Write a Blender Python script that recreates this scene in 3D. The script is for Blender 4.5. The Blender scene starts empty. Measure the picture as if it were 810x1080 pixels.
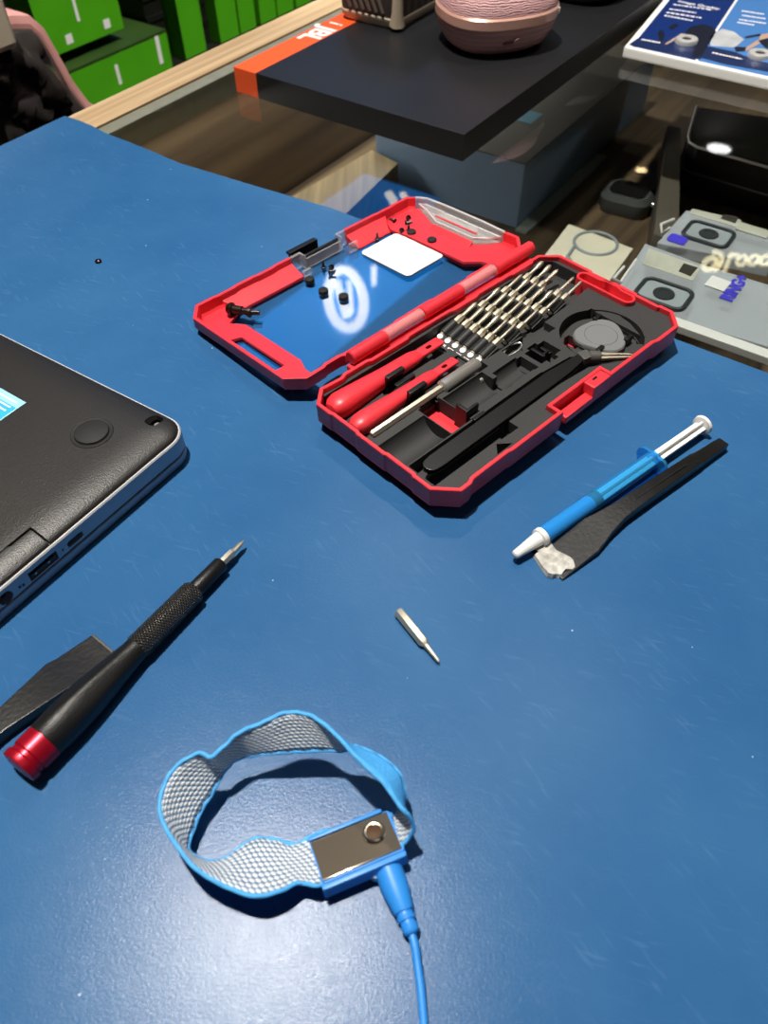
import bpy, bmesh, math, random
from mathutils import Matrix, Vector
random.seed(7)
PI = math.pi
sc = bpy.context.scene
COL = sc.collection
R = math.radians

# ---------------------------------------------------------------- camera
FPX, PITCH, ROLL, CAMH = 824.8, 0.87126, -0.01646, 0.2768
cp, sp = math.cos(PITCH), math.sin(PITCH)
fwd = Vector((0, cp, -sp)); rt = Vector((1, 0, 0)); up = Vector((0, sp, cp))
cr, sr = math.cos(ROLL), math.sin(ROLL)
r2 = cr*rt + sr*up; u2 = -sr*rt + cr*up
cam_d = bpy.data.cameras.new('camera'); cam = bpy.data.objects.new('camera', cam_d); COL.objects.link(cam)
M = Matrix((r2, u2, -fwd)).transposed().to_4x4(); M.translation = Vector((0, 0, CAMH))
cam.matrix_world = M
cam_d.sensor_fit = 'HORIZONTAL'; cam_d.sensor_width = 27.0; cam_d.lens = FPX/810*27.0
cam_d.clip_start = 0.01; cam_d.clip_end = 30
cam_d.dof.use_dof = True; cam_d.dof.focus_distance = 0.40; cam_d.dof.aperture_fstop = 13.0
sc.camera = cam

def at(px, py, z=0.0):
    """point (mm) of the place seen at a photo pixel, on the level z (mm)"""
    d = fwd + ((px-405)/FPX)*r2 - ((py-540)/FPX)*u2
    t = (z/1000-CAMH)/d.z
    p = Vector((0, 0, CAMH)) + t*d
    return Vector((p.x*1000, p.y*1000, z))

# ---------------------------------------------------------------- materials
MATS = {}
def nt(name):
    m = bpy.data.materials.new(name); m.use_nodes = True
    t = m.node_tree; b = t.nodes['Principled BSDF']
    return m, t, b
def srgb(h):
    h = h.lstrip('#'); c = [int(h[i:i+2], 16)/255 for i in (0, 2, 4)]
    return tuple([x/12.92 if x <= .04045 else ((x+.055)/1.055)**2.4 for x in c]+[1])
def N(t, typ, **kw):
    n = t.nodes.new(typ)
    for k, v in kw.items():
        if k in n.inputs.keys() if isinstance(k, str) else False: n.inputs[k].default_value = v
        else: setattr(n, k, v)
    return n
def mat(name, col, rough=.5, metal=0, spec=.5, bump=0, bscale=400, var=0, vscale=60, coat=0, sheen=0, emit=None, estr=0):
    if name in MATS: return MATS[name]
    m, t, b = nt(name)
    c = srgb(col) if isinstance(col, str) else col
    b.inputs['Base Color'].default_value = c
    b.inputs['Roughness'].default_value = rough
    b.inputs['Metallic'].default_value = metal
    b.inputs['Specular IOR Level'].default_value = spec
    b.inputs['Coat Weight'].default_value = coat
    b.inputs['Sheen Weight'].default_value = sheen
    if emit:
        b.inputs['Emission Color'].default_value = srgb(emit); b.inputs['Emission Strength'].default_value = estr
    tc = N(t, 'ShaderNodeTexCoord')
    if bump:
        n = N(t, 'ShaderNodeTexNoise'); n.inputs['Scale'].default_value = bscale; n.inputs['Detail'].default_value = 3
        t.links.new(tc.outputs['Object'], n.inputs['Vector'])
        bp = N(t, 'ShaderNodeBump'); bp.inputs['Strength'].default_value = bump; bp.inputs['Distance'].default_value = .0006
        t.links.new(n.outputs['Fac'], bp.inputs['Height']); t.links.new(bp.outputs['Normal'], b.inputs['Normal'])
    if var:
        n = N(t, 'ShaderNodeTexNoise'); n.inputs['Scale'].default_value = vscale; n.inputs['Detail'].default_value = 4
        t.links.new(tc.outputs['Object'], n.inputs['Vector'])
        mx = N(t, 'ShaderNodeMixRGB'); mx.blend_type = 'MULTIPLY'; mx.inputs['Fac'].default_value = 1
        cr_ = N(t, 'ShaderNodeValToRGB')
        cr_.color_ramp.elements[0].position = .3; cr_.color_ramp.elements[1].position = .7
        cr_.color_ramp.elements[0].color = (1-var, 1-var, 1-var, 1)
        t.links.new(n.outputs['Fac'], cr_.inputs['Fac'])
        mx.inputs['Color1'].default_value = c
        t.links.new(cr_.outputs['Color'], mx.inputs['Color2']); t.links.new(mx.outputs['Color'], b.inputs['Base Color'])
    MATS[name] = m
    return m
def clear(name, tint, diff=.0, rough=.03, ior=1.45, dcol=None, boost=1.0):
    """thin see-through plastic or glass: Fresnel reflection over a tinted transmission"""
    m = bpy.data.materials.new(name); m.use_nodes = True; t = m.node_tree
    t.nodes.remove(t.nodes['Principled BSDF']); out = t.nodes['Material Output']
    tr = N(t, 'ShaderNodeBsdfTransparent'); tr.inputs['Color'].default_value = srgb(tint)
    base = tr
    if diff:
        d = N(t, 'ShaderNodeBsdfDiffuse'); d.inputs['Color'].default_value = srgb(dcol or tint)
        mx = N(t, 'ShaderNodeMixShader'); mx.inputs['Fac'].default_value = diff
        t.links.new(tr.outputs[0], mx.inputs[1]); t.links.new(d.outputs[0], mx.inputs[2]); base = mx
    g = N(t, 'ShaderNodeBsdfGlossy'); g.inputs['Roughness'].default_value = rough
    fr = N(t, 'ShaderNodeFresnel'); fr.inputs['IOR'].default_value = ior
    fac = fr.outputs[0]
    if boost != 1:
        mu = N(t, 'ShaderNodeMath', operation='MULTIPLY', use_clamp=True); mu.inputs[1].default_value = boost
        t.links.new(fac, mu.inputs[0]); fac = mu.outputs[0]
    ge = N(t, 'ShaderNodeNewGeometry'); fo = N(t, 'ShaderNodeMath', operation='SUBTRACT'); fo.inputs[0].default_value = 1
    t.links.new(ge.outputs['Backfacing'], fo.inputs[1]); m2 = N(t, 'ShaderNodeMath', operation='MULTIPLY')
    t.links.new(fac, m2.inputs[0]); t.links.new(fo.outputs[0], m2.inputs[1]); fac = m2.outputs[0]   # only the outer face mirrors
    mx = N(t, 'ShaderNodeMixShader')
    t.links.new(fac, mx.inputs[0]); t.links.new(base.outputs[0], mx.inputs[1]); t.links.new(g.outputs[0], mx.inputs[2])
    t.links.new(mx.outputs[0], out.inputs['Surface'])
    return m

def mat_mat():
    m, t, b = nt('blue vinyl mat')
    tc = N(t, 'ShaderNodeTexCoord')
    def noise(scale, detail=4, rough=.6, vec=None):
        n = N(t, 'ShaderNodeTexNoise'); n.inputs['Scale'].default_value = scale; n.inputs['Detail'].default_value = detail
        n.inputs['Roughness'].default_value = rough
        t.links.new(vec or tc.outputs['Object'], n.inputs['Vector']); return n.outputs['Fac']
    def ramp(f, a, b_, c0=(0, 0, 0, 1), c1=(1, 1, 1, 1)):
        r = N(t, 'ShaderNodeValToRGB'); r.color_ramp.elements[0].position = a; r.color_ramp.elements[1].position = b_
        r.color_ramp.elements[0].color = c0; r.color_ramp.elements[1].color = c1
        t.links.new(f, r.inputs['Fac']); return r.outputs['Color']
    def mix(fac, a, b_):
        x = N(t, 'ShaderNodeMixRGB')
        for s, v in ((x.inputs['Fac'], fac), (x.inputs['Color1'], a), (x.inputs['Color2'], b_)):
            if hasattr(v, 'is_output'): t.links.new(v, s)
            else: s.default_value = v
        return x.outputs['Color']
    base = mix(ramp(noise(9), .35, .7), srgb('#2c5b8b'), srgb('#356593'))
    # pale scuffs, stretched both ways, and specks of dust
    mp = N(t, 'ShaderNodeMapping', vector_type='TEXTURE'); mp.inputs['Scale'].default_value = (1/460, 1/60, 1); mp.inputs['Rotation'].default_value = (0, 0, .6)
    t.links.new(tc.outputs['Object'], mp.inputs['Vector'])
    sc1 = ramp(noise(1, 3, .5, mp.outputs['Vector']), .6, .74)
    mp2 = N(t, 'ShaderNodeMapping', vector_type='TEXTURE'); mp2.inputs['Scale'].default_value = (1/60, 1/460, 1); mp2.inputs['Rotation'].default_value = (0, 0, -.35)
    t.links.new(tc.outputs['Object'], mp2.inputs['Vector'])
    sc2 = ramp(noise(1, 3, .5, mp2.outputs['Vector']), .6, .74)
    patch = ramp(noise(30, 3), .44, .62)
    f1 = N(t, 'ShaderNodeMixRGB'); f1.blend_type = 'LIGHTEN'; f1.inputs['Fac'].default_value = 1
    t.links.new(sc1, f1.inputs['Color1']); t.links.new(sc2, f1.inputs['Color2'])
    f2 = N(t, 'ShaderNodeMixRGB'); f2.blend_type = 'MULTIPLY'; f2.inputs['Fac'].default_value = .8
    t.links.new(f1.outputs['Color'], f2.inputs['Color1']); t.links.new(patch, f2.inputs['Color2'])
    f3 = N(t, 'ShaderNodeMath', operation='MULTIPLY'); f3.inputs[1].default_value = .13
    t.links.new(f2.outputs['Color'], f3.inputs[0])
    base = mix(f3.outputs[0], base, srgb('#7fa6cf'))
    vo = N(t, 'ShaderNodeTexVoronoi'); vo.inputs['Scale'].default_value = 105; vo.inputs['Randomness'].default_value = 1
    t.links.new(tc.outputs['Object'], vo.inputs['Vector'])
    sel = N(t, 'ShaderNodeSeparateColor'); t.links.new(vo.outputs['Color'], sel.inputs[0])
    rad = N(t, 'ShaderNodeMath', operation='MULTIPLY_ADD'); rad.inputs[1].default_value = .17; rad.inputs[2].default_value = -.125
    t.links.new(sel.outputs[0], rad.inputs[0])
    lt = N(t, 'ShaderNodeMath', operation='LESS_THAN'); t.links.new(vo.outputs['Distance'], lt.inputs[0]); t.links.new(rad.outputs[0], lt.inputs[1])
    base = mix(lt.outputs[0], base, srgb('#b9cfe2'))
    t.links.new(base, b.inputs['Base Color'])
    rr = N(t, 'ShaderNodeMapRange'); rr.inputs['To Min'].default_value = .17; rr.inputs['To Max'].default_value = .26
    t.links.new(noise(160, 6), rr.inputs['Value']); t.links.new(rr.outputs[0], b.inputs['Roughness'])
    b.inputs['Specular IOR Level'].default_value = .19
    bp = N(t, 'ShaderNodeBump'); bp.inputs['Strength'].default_value = .6; bp.inputs['Distance'].default_value = .00014
    t.links.new(noise(1000, 3, .75), bp.inputs['Height']); t.links.new(bp.outputs['Normal'], b.inputs['Normal'])
    return m
def wood_mat(name, c0, c1, axis='Y', rough=.5, scale=1):
    m, t, b = nt(name); tc = N(t, 'ShaderNodeTexCoord'); mp = N(t, 'ShaderNodeMapping')
    mp.inputs['Scale'].default_value = (3*scale, 120*scale, 60*scale) if axis == 'X' else (120*scale, 3*scale, 60*scale)
    t.links.new(tc.outputs['Object'], mp.inputs['Vector'])
    n = N(t, 'ShaderNodeTexNoise'); n.inputs['Scale'].default_value = 1.3; n.inputs['Detail'].default_value = 5
    t.links.new(mp.outputs['Vector'], n.inputs['Vector'])
    r = N(t, 'ShaderNodeValToRGB'); r.color_ramp.elements[0].position = .32; r.color_ramp.elements[1].position = .68
    r.color_ramp.elements[0].color = srgb(c0); r.color_ramp.elements[1].color = srgb(c1)
    t.links.new(n.outputs['Fac'], r.inputs['Fac']); t.links.new(r.outputs['Color'], b.inputs['Base Color'])
    b.inputs['Roughness'].default_value = rough
    return m
def weave_mat():
    """inside of the strap: slanted light stitches over blue-grey webbing (uv: u along the band in mm, v across in mm)"""
    m, t, b = nt('strap weave'); uv = N(t, 'ShaderNodeUVMap')
    mp = N(t, 'ShaderNodeMapping'); mp.inputs['Scale'].default_value = (1, 1, 1)
    t.links.new(uv.outputs['UV'], mp.inputs['Vector'])
    sx = N(t, 'ShaderNodeSeparateXYZ'); t.links.new(mp.outputs['Vector'], sx.inputs[0])
    def mth(op, a, b_=None, c=None):
        n = N(t, 'ShaderNodeMath', operation=op)
        for i, v in enumerate((a, b_, c)):
            if v is None: continue
            if hasattr(v, 'is_output'): t.links.new(v, n.inputs[i])
            else: n.inputs[i].default_value = v
        return n.outputs[0]
    row = mth('FLOOR', mth('MULTIPLY', sx.outputs['Y'], .62))
    fy = mth('FRACT', mth('MULTIPLY', sx.outputs['Y'], .62))
    odd = mth('MODULO', row, 2.0)
    uu = mth('ADD', mth('MULTIPLY', sx.outputs['X'], .52), mth('MULTIPLY', odd, .5))
    sl = mth('ADD', uu, mth('MULTIPLY', fy, .45))
    fx = mth('FRACT', sl)
    a = mth('SUBTRACT', 1.0, mth('MULTIPLY', mth('ABSOLUTE', mth('SUBTRACT', fx, .5)), 2.0))
    c = mth('SUBTRACT', 1.0, mth('MULTIPLY', mth('ABSOLUTE', mth('SUBTRACT', fy, .5)), 2.0))
    f = mth('MULTIPLY', a, c)
    r = N(t, 'ShaderNodeValToRGB'); r.color_ramp.elements[0].position = .08; r.color_ramp.elements[1].position = .26
    r.color_ramp.elements[0].color = srgb('#477199'); r.color_ramp.elements[1].color = srgb('#ecedec')
    t.links.new(f, r.inputs['Fac']); t.links.new(r.outputs['Color'], b.inputs['Base Color'])
    bp = N(t, 'ShaderNodeBump'); bp.inputs['Strength'].default_value = .8; bp.inputs['Distance'].default_value = .0006
    t.links.new(f, bp.inputs['Height']); t.links.new(bp.outputs['Normal'], b.inputs['Normal'])
    b.inputs['Roughness'].default_value = .6
    return m
def wave_mat(name, c0, c1, scale, rough=.5, metal=0, bump=.6, dirn='X', dist=0.0, profile='SIN'):
    m, t, b = nt(name); tc = N(t, 'ShaderNodeTexCoord'); w = N(t, 'ShaderNodeTexWave'); w.bands_direction = dirn
    w.inputs['Scale'].default_value = scale; w.inputs['Distortion'].default_value = dist; w.wave_profile = profile
    t.links.new(tc.outputs['Object'], w.inputs['Vector'])
    r = N(t, 'ShaderNodeValToRGB'); r.color_ramp.elements[0].color = srgb(c0); r.color_ramp.elements[1].color = srgb(c1)
    t.links.new(w.outputs['Fac'], r.inputs['Fac']); t.links.new(r.outputs['Color'], b.inputs['Base Color'])
    bp = N(t, 'ShaderNodeBump'); bp.inputs['Strength'].default_value = bump; bp.inputs['Distance'].default_value = .001
    t.links.new(w.outputs['Fac'], bp.inputs['Height']); t.links.new(bp.outputs['Normal'], b.inputs['Normal'])
    b.inputs['Roughness'].default_value = rough; b.inputs['Metallic'].default_value = metal
    return m
def knurl_mat():
    m, t, b = nt('knurled black grip'); uv = N(t, 'ShaderNodeUVMap')
    w = []
    for s in (1, -1):
        mp = N(t, 'ShaderNodeMapping'); mp.inputs['Rotation'].default_value = (0, 0, s*R(35)); mp.inputs['Scale'].default_value = (1, 1, 1)
        t.links.new(uv.outputs['UV'], mp.inputs['Vector'])
        x = N(t, 'ShaderNodeTexWave'); x.inputs['Scale'].default_value = .30; x.bands_direction = 'X'
        t.links.new(mp.outputs['Vector'], x.inputs['Vector']); w.append(x.outputs['Fac'])
    mu = N(t, 'ShaderNodeMath', operation='MULTIPLY'); t.links.new(w[0], mu.inputs[0]); t.links.new(w[1], mu.inputs[1])
    bp = N(t, 'ShaderNodeBump'); bp.inputs['Strength'].default_value = 1; bp.inputs['Distance'].default_value = .0012
    t.links.new(mu.outputs[0], bp.inputs['Height']); t.links.new(bp.outputs['Normal'], b.inputs['Normal'])
    b.inputs['Base Color'].default_value = srgb('#45423f'); b.inputs['Roughness'].default_value = .3
    b.inputs['Metallic'].default_value = .4
    return m

K = dict(
    mat=mat_mat(),
    red=mat('red plastic', '#e63440', .38, var=.08, vscale=300, bump=.05, bscale=900),
    tray=mat('charcoal tray plastic', '#2f2f2f', .62, bump=.35, bscale=1500, var=.12, vscale=900),
    black=mat('black plastic', '#101011', .35, bump=.08, bscale=900),
    blackmatte=mat('matt black plastic', '#1e1e1e', .55, bump=.15, bscale=900),
    rubber=mat('black rubber', '#121212', .7),
    chrome=mat('chrome', '#d2cfc9', .27, .72),
    nickel=mat('nickel plated steel', '#e3d9c2', .42, .9, var=.12, vscale=900),
    steel=mat('brushed steel', '#857a6c', .2, .7),
    clear=clear('clear plastic', '#f8f8f8', .2, .04, 1.5, '#ffffff', 1.0),
    window=clear('clear lid window', '#fbfcfd', .0, .03, 1.5, None, 2.2),
    glass=clear('counter glass', '#f1f3f2', .0, .01, 1.52, None, 1.0),
    white=mat('white plastic', '#e9e9e6', .4),
    paper=mat('white card', '#f0efec', .6),
    grey=mat('grey plastic', '#727476', .5, bump=.1, bscale=900),
    darkgrey=mat('dark grey plastic', '#4c4b48', .5),
    silver=mat('silver laptop shell', '#a6a8b2', .38, .35),
    cover=mat('black textured laptop cover', '#201e1c', .42, bump=.3, bscale=1400, spec=.6),
    wood=wood_mat('pale wood trim', '#9d7f5b', '#c9b08b', 'X', .45),
    shelfwood=wood_mat('brown wood shelf', '#46382a', '#6d5a42', 'X', .6, .5),
    alu=mat('brushed aluminium', '#b7b59d', .35, .6, var=.15, vscale=80),
    orange=mat('orange vinyl', '#f0571f', .5),
    boardblack=mat('black display board', '#16171a', .42, bump=.1, bscale=1200),
    lettering=mat('white lettering', '#f3f0ec', .5),
    blueplastic=mat('light blue plastic', '#2f8ee6', .42, bump=.05),
    bluefabric=mat('light blue strap edge', '#50b0f6', .6, bump=.6, bscale=1300),
    weave=weave_mat(),
    knurl=knurl_mat(),
    tool=mat('worn black tool plastic', '#151515', .36, bump=.2, bscale=500, var=.4, vscale=150, spec=.5),
    redmetal=mat('red anodised aluminium', '#b3122a', .3, .55),
    handle=mat('black anodised handle', '#242424', .38, .5, bump=.25, bscale=1600),
    paste=mat('dried white paste', '#cfccc4', .5, bump=.9, bscale=350, var=.55, vscale=260),
    syringe=clear('translucent blue barrel', '#7fd0fa', .28, .12, 1.45, '#4fbcf5'),
    gel=mat('blue paste', '#58b4de', .4),
    seal=mat('dark blue rubber seal', '#123f66', .5),
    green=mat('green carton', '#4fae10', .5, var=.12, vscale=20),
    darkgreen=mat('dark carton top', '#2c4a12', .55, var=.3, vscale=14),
    blackcarton=mat('black carton', '#14160f', .5, var=.3, vscale=25),
    pink=wave_mat('pink mesh fabric', '#b7858a', '#e3b4b4', 190, .6, 0, .6, 'Z', 6.0),
    pinkgold=mat('rose gold band', '#d8a898', .35, .35),
    pinkbase=wave_mat('pink ribbed shell', '#b98a88', '#c99c98', 70, .5, 0, .3, 'Z'),
    greyfab=wave_mat('dark ribbed fabric', '#2e2825', '#4b423d', 28, .6, 0, .8, 'X'),
    tan=mat('taupe trim', '#a99c88', .45),
    screenblue=mat('blue tinted print', '#17306f', .25),
    skyblue=mat('sky print', '#4a7fc0', .25),
    cloud=mat('cloud print', '#c9ccd0', .25, var=.3, vscale=60),
    skin=mat('beige print', '#b99a86', .3),
    purple=mat('violet print', '#4c43e0', .5),
    packgrey=clear('clear sleeve', '#e9edf0', .45, .35, 1.4, '#dfe4ea'),
    packheader=mat('pale header card', '#cfcfc0', .5, var=.2, vscale=60),
    floor=mat('dark floor', '#3a3632', .5, var=.2, vscale=3),
    wall=mat('grey wall', '#5c5a56', .8, var=.05, vscale=3),
    ceil=mat('dark ceiling', '#5a5854', .8),
    bluereflect=mat('carton with a painted blue reflection', '#7b92ad', .4),
    dusk=mat('pink rim leatherette', '#c08a84', .5, var=.2, vscale=40),
    film=mat('dark crinkled film', '#2f2b2a', .22, bump=.0),
    cream=mat('cream cushion', '#d9cbb6', .6),
    lampwhite=mat('lit lamp lens', '#ffffff', .5, emit='#fff4e0', estr=30),
)

# ---------------------------------------------------------------- mesh building (millimetres)
class MB:
    def __init__(s): s.bm = bmesh.new(); s.uv = None
    def _new(s, verts, faces, mi=0, smooth=True):
        vs = [s.bm.verts.new(Vector(v)/1000) for v in verts]; fs = []
        for f in faces:
            try:
                ff = s.bm.faces.new([vs[i] for i in f]); ff.material_index = mi; ff.smooth = smooth; fs.append(ff)
            except ValueError: pass
        return vs, fs
    def loft(s, rings, cap0=True, cap1=True, closed=True, mi=0, bevel=0):
        n = len(rings[0]); V = [p for r in rings for p in r]; F = []
        for i in range(len(rings)-1):
            for j in range(n if closed else n-1):
                k = (j+1) % n
                F.append((i*n+j, i*n+k, (i+1)*n+k, (i+1)*n+j))
        if cap0: F.append(tuple(reversed(range(n))))
        if cap1: F.append(tuple((len(rings)-1)*n+j for j in range(n)))
        vs, fs = s._new(V, F, mi)
        bmesh.ops.recalc_face_normals(s.bm, faces=fs)
        if bevel: s._bev(vs, bevel)
        return s
    def _bev(s, vs, bevel, seg=2, ang=.5):
        es = {e for v in vs for e in v.link_edges if len(e.link_faces) == 2 and e.calc_face_angle(0) > ang}
        if es:
            new = set(bmesh.ops.bevel(s.bm, geom=list(es), offset=bevel/1000, segments=seg, profile=.6, affect='EDGES', clamp_overlap=True)['faces'])
            for f in new:
                for e in f.edges:
                    if any(g not in new for g in e.link_faces): e.smooth = False
    def prism(s, poly, z0, z1, M=None, bevel=0, mi=0, taper=0):
        if taper:
            top = offset(poly, taper)
        else: top = poly
        a = [Vector((p[0], p[1], z0)) for p in poly]; b = [Vector((p[0], p[1], z1)) for p in top]
        if M: a = [M @ v for v in a]; b = [M @ v for v in b]
        return s.loft([a, b], mi=mi, bevel=bevel)
    def box(s, x0, x1, y0, y1, z0, z1, M=None, bevel=0, mi=0):
        return s.prism([(x0, y0), (x1, y0), (x1, y1), (x0, y1)], z0, z1, M, bevel, mi)
    def lathe(s, prof, M=None, seg=24, mi=0, cap0=True, cap1=True, phase=0):
        """profile of (distance along local x, radius)"""
        rings = []
        for x, r in prof:
            ring = [Vector((x, r*math.cos(2*PI*k/seg+phase), r*math.sin(2*PI*k/seg+phase))) for k in range(seg)]
            rings.append([M @ v for v in ring] if M else ring)
        return s.loft(rings, cap0, cap1, mi=mi)
    def vlathe(s, prof, x=0, y=0, seg=24, mi=0):
        M = Matrix.Translation((x, y, 0)) @ Matrix.Rotation(-PI/2, 4, 'Y')
        return s.lathe([(z, r) for z, r in prof], M, seg, mi)
    def tube(s, path, r, seg=8, mi=0, closed=False):
        P = [Vector(p) for p in path]; n = len(P); rings = []
        prev = None
        for i in range(n):
            if closed: d = P[(i+1) % n]-P[i-1]
            else: d = P[min(i+1, n-1)]-P[max(i-1, 0)]
            d.normalize()
            if prev is None:
                a = Vector((0, 0, 1)) if abs(d.z) < .9 else Vector((1, 0, 0))
            else: a = prev
            x = (a-d*a.dot(d)).normalized(); y = d.cross(x); prev = x
            rr = r[i] if isinstance(r, (list, tuple)) else r
            rings.append([P[i]+rr*(x*math.cos(2*PI*k/seg)+y*math.sin(2*PI*k/seg)) for k in range(seg)])
        if closed: rings.append(rings[0])
        return s.loft(rings, not closed, not closed, mi=mi)
    def blob(s, c, rx, ry, rz, M=None, seg=16, pw=2, mi=0, z0=-1, z1=1):
        rings = []; nn = seg//2
        def sg(v, e): return math.copysign(abs(v)**e, v)
        e = 2/pw
        for i in range(nn+1):
            a = -PI/2+PI*i/nn
            z = min(max(sg(math.sin(a), e), z0), z1); q = abs(math.cos(a))**e if i not in (0, nn) else .02
            ring = [Vector((c[0]+rx*q*sg(math.cos(2*PI*k/seg), e), c[1]+ry*q*sg(math.sin(2*PI*k/seg), e), c[2]+rz*z)) for k in range(seg)]
            rings.append([M @ v for v in ring] if M else ring)
        return s.loft(rings, mi=mi)
    def finish(s, name, sharp=35):
        bmesh.ops.remove_doubles(s.bm, verts=s.bm.verts, dist=1e-7)
        for e in s.bm.edges:
            if len(e.link_faces) == 2 and e.calc_face_angle(0) > R(sharp): e.smooth = False
        me = bpy.data.meshes.new(name); s.bm.to_mesh(me); s.bm.free()
        return me
def obj(name, mb, m, parent=None, M=None, sharp=35, label=None):
    me = mb.finish(name, sharp) if isinstance(mb, MB) else mb
    for x in (m if isinstance(m, (list, tuple)) else [m]): me.materials.append(K[x] if isinstance(x, str) else x)
    o = bpy.data.objects.new(name, me); COL.objects.link(o)
    if parent: o.parent = parent
    if M: o.matrix_local = M
    if label: o['label'] = label
    return o
def tag(o, label, cat, group=None, kind=None):
    o['label'] = label; o['category'] = cat
    if group: o['group'] = group
    if kind: o['kind'] = kind
    return o
def frame(x, y, z=0, rz=0):
    return Matrix.Translation((x/1000, y/1000, z/1000)) @ Matrix.Rotation(rz, 4, 'Z')
def thing(name, label, cat, M, group=None):
    o = bpy.data.objects.new(name, None); COL.objects.link(o); o.empty_display_size = .01
    o.matrix_world = M
    return tag(o, label, cat, group)
def struct(name, mb, m, M=None):
    o = obj(name, mb, m, None, M); o['kind'] = 'structure'; return o
def dup(root, M, label=None, group=None):
    r = root.copy(); COL.objects.link(r); r.matrix_world = M
    if label: r['label'] = label
    if group: r['group'] = group
    for ch in list(root.children):
        c = ch.copy(); COL.objects.link(c); c.parent = r
        for g in list(ch.children):
            d = g.copy(); COL.objects.link(d); d.parent = c
    return r
def offset(poly, d):
    """inset (d>0) of a counter-clockwise polygon"""
    n = len(poly); out = []
    for i in range(n):
        p0, p1, p2 = Vector(poly[i-1][:2]), Vector(poly[i][:2]), Vector(poly[(i+1) % n][:2])
        e1 = (p1-p0).normalized(); e2 = (p2-p1).normalized()
        n1 = Vector((-e1.y, e1.x)); n2 = Vector((-e2.y, e2.x))
        b = n1+n2; k = b.dot(n1)
        q = p1+b*(d/max(k, .35)); out.append((q.x, q.y))
    return out
def rrect(x0, x1, y0, y1, r, seg=4):
    P = []
    for cx, cy, a0 in ((x1-r, y0+r, -90), (x1-r, y1-r, 0), (x0+r, y1-r, 90), (x0+r, y0+r, 180)):
        for k in range(seg+1):
            a = R(a0+90*k/seg); P.append((cx+r*math.cos(a), cy+r*math.sin(a)))
    return P
def circ(cx, cy, r, seg=32, a0=0, a1=360):
    n = seg
    return [(cx+r*math.cos(R(a0+(a1-a0)*k/n)), cy+r*math.sin(R(a0+(a1-a0)*k/n))) for k in range(n+(0 if a1-a0 == 360 else 1))]
def carve(mb, cutters, name):
    """cut a list of solids out of a solid, return the mesh"""
    a = bpy.data.objects.new('tmp', mb.finish(name)); COL.objects.link(a); tmp = []
    for c in cutters:
        b = bpy.data.objects.new('tmp', c.finish('tmp')); COL.objects.link(b); tmp.append(b)
        md = a.modifiers.new('b', 'BOOLEAN'); md.object = b; md.operation = 'DIFFERENCE'; md.solver = 'EXACT'
    dg = bpy.context.evaluated_depsgraph_get(); dg.update()
    me = bpy.data.meshes.new_from_object(a.evaluated_get(dg)); me.name = name
    for o in tmp+[a]:
        d = o.data; bpy.data.objects.remove(o); bpy.data.meshes.remove(d)
    bm = bmesh.new(); bm.from_mesh(me)
    for f in bm.faces: f.smooth = True
    for e in bm.edges:
        if len(e.link_faces) == 2 and e.calc_face_angle(0) > R(30): e.smooth = False
    bm.to_mesh(me); bm.free()
    return me
def text_mesh(txt, size, depth=.02, bold=0.0, spacing=1.0, align='CENTER'):
    cu = bpy.data.curves.new('t', 'FONT'); cu.body = txt; cu.size = size/1000; cu.extrude = depth/1000
    cu.offset = bold/1000; cu.align_x = align; cu.align_y = 'CENTER'; cu.space_character = spacing
    o = bpy.data.objects.new('t', cu); COL.objects.link(o)
    dg = bpy.context.evaluated_depsgraph_get(); dg.update()
    me = bpy.data.meshes.new_from_object(o.evaluated_get(dg))
    bpy.data.objects.remove(o); bpy.data.curves.remove(cu)
    return me

# ---------------------------------------------------------------- counter, mat, room
AU = R(54.5)
OC = (-254.9, 660.0)                      # where the mat's corner meets the counter's outer edge
CM = frame(OC[0], OC[1], 0, AU)           # counter frame: x along the wooden edge, y away from the counter (aisle)
cinv = CM.inverted()
def cl(px, py, z):                        # counter-frame coordinates (mm) of a photo pixel at level z
    p = cinv @ (at(px, py, z)/1000); return Vector((p.x*1000, p.y*1000, z))
U0, U1, V1 = -1100, 900, -950
counter = thing('display_counter', 'glass topped display counter with a pale wooden edge under the blue mat', 'counter', frame(OC[0], OC[1], -950, AU))
CT = Matrix.Translation((0, 0, .95))      # parts drawn with z=0 at the mat's top
b = MB(); b.box(U0, U1, -34, 0, -30, -1.6, bevel=.6); obj('wooden_edge', b, 'wood', counter, CT)
b = MB(); b.box(U0, U1, -50, -36, -22, -2.6, bevel=.5); obj('aluminium_strip', b, 'alu', counter, CT)
b = MB(); b.box(U0, U1, V1, -50.2, -8, -2.0, bevel=.4); obj('glass_top', b, 'glass', counter, CT)
b = MB(); b.box(U0, U1, V1, -36, -170, -150); obj('shelf', b, 'shelfwood', counter, CT)
b = MB(); b.box(U0, U1, -34, -8, -949, -30.2); obj('front_panel', b, 'shelfwood', counter, CT)
b = MB(); b.box(U0, U1, V1-20, V1, -949, -2); obj('back_panel', b, 'shelfwood', counter, CT)
for q, n in ((U0, 'side_panel'), (U1, 'side_panel')):
    b = MB(); b.box(q-10, q+10, V1, -34, -949, -9); obj(n, b, 'shelfwood', counter, CT)
q0 = cl(722, 341, -10)
b = MB(); b.box(q0.x-6, q0.x+2, V1, q0.y+30, -14, -9, bevel=.6); obj('support_rail', b, 'white', counter, CT)

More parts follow.
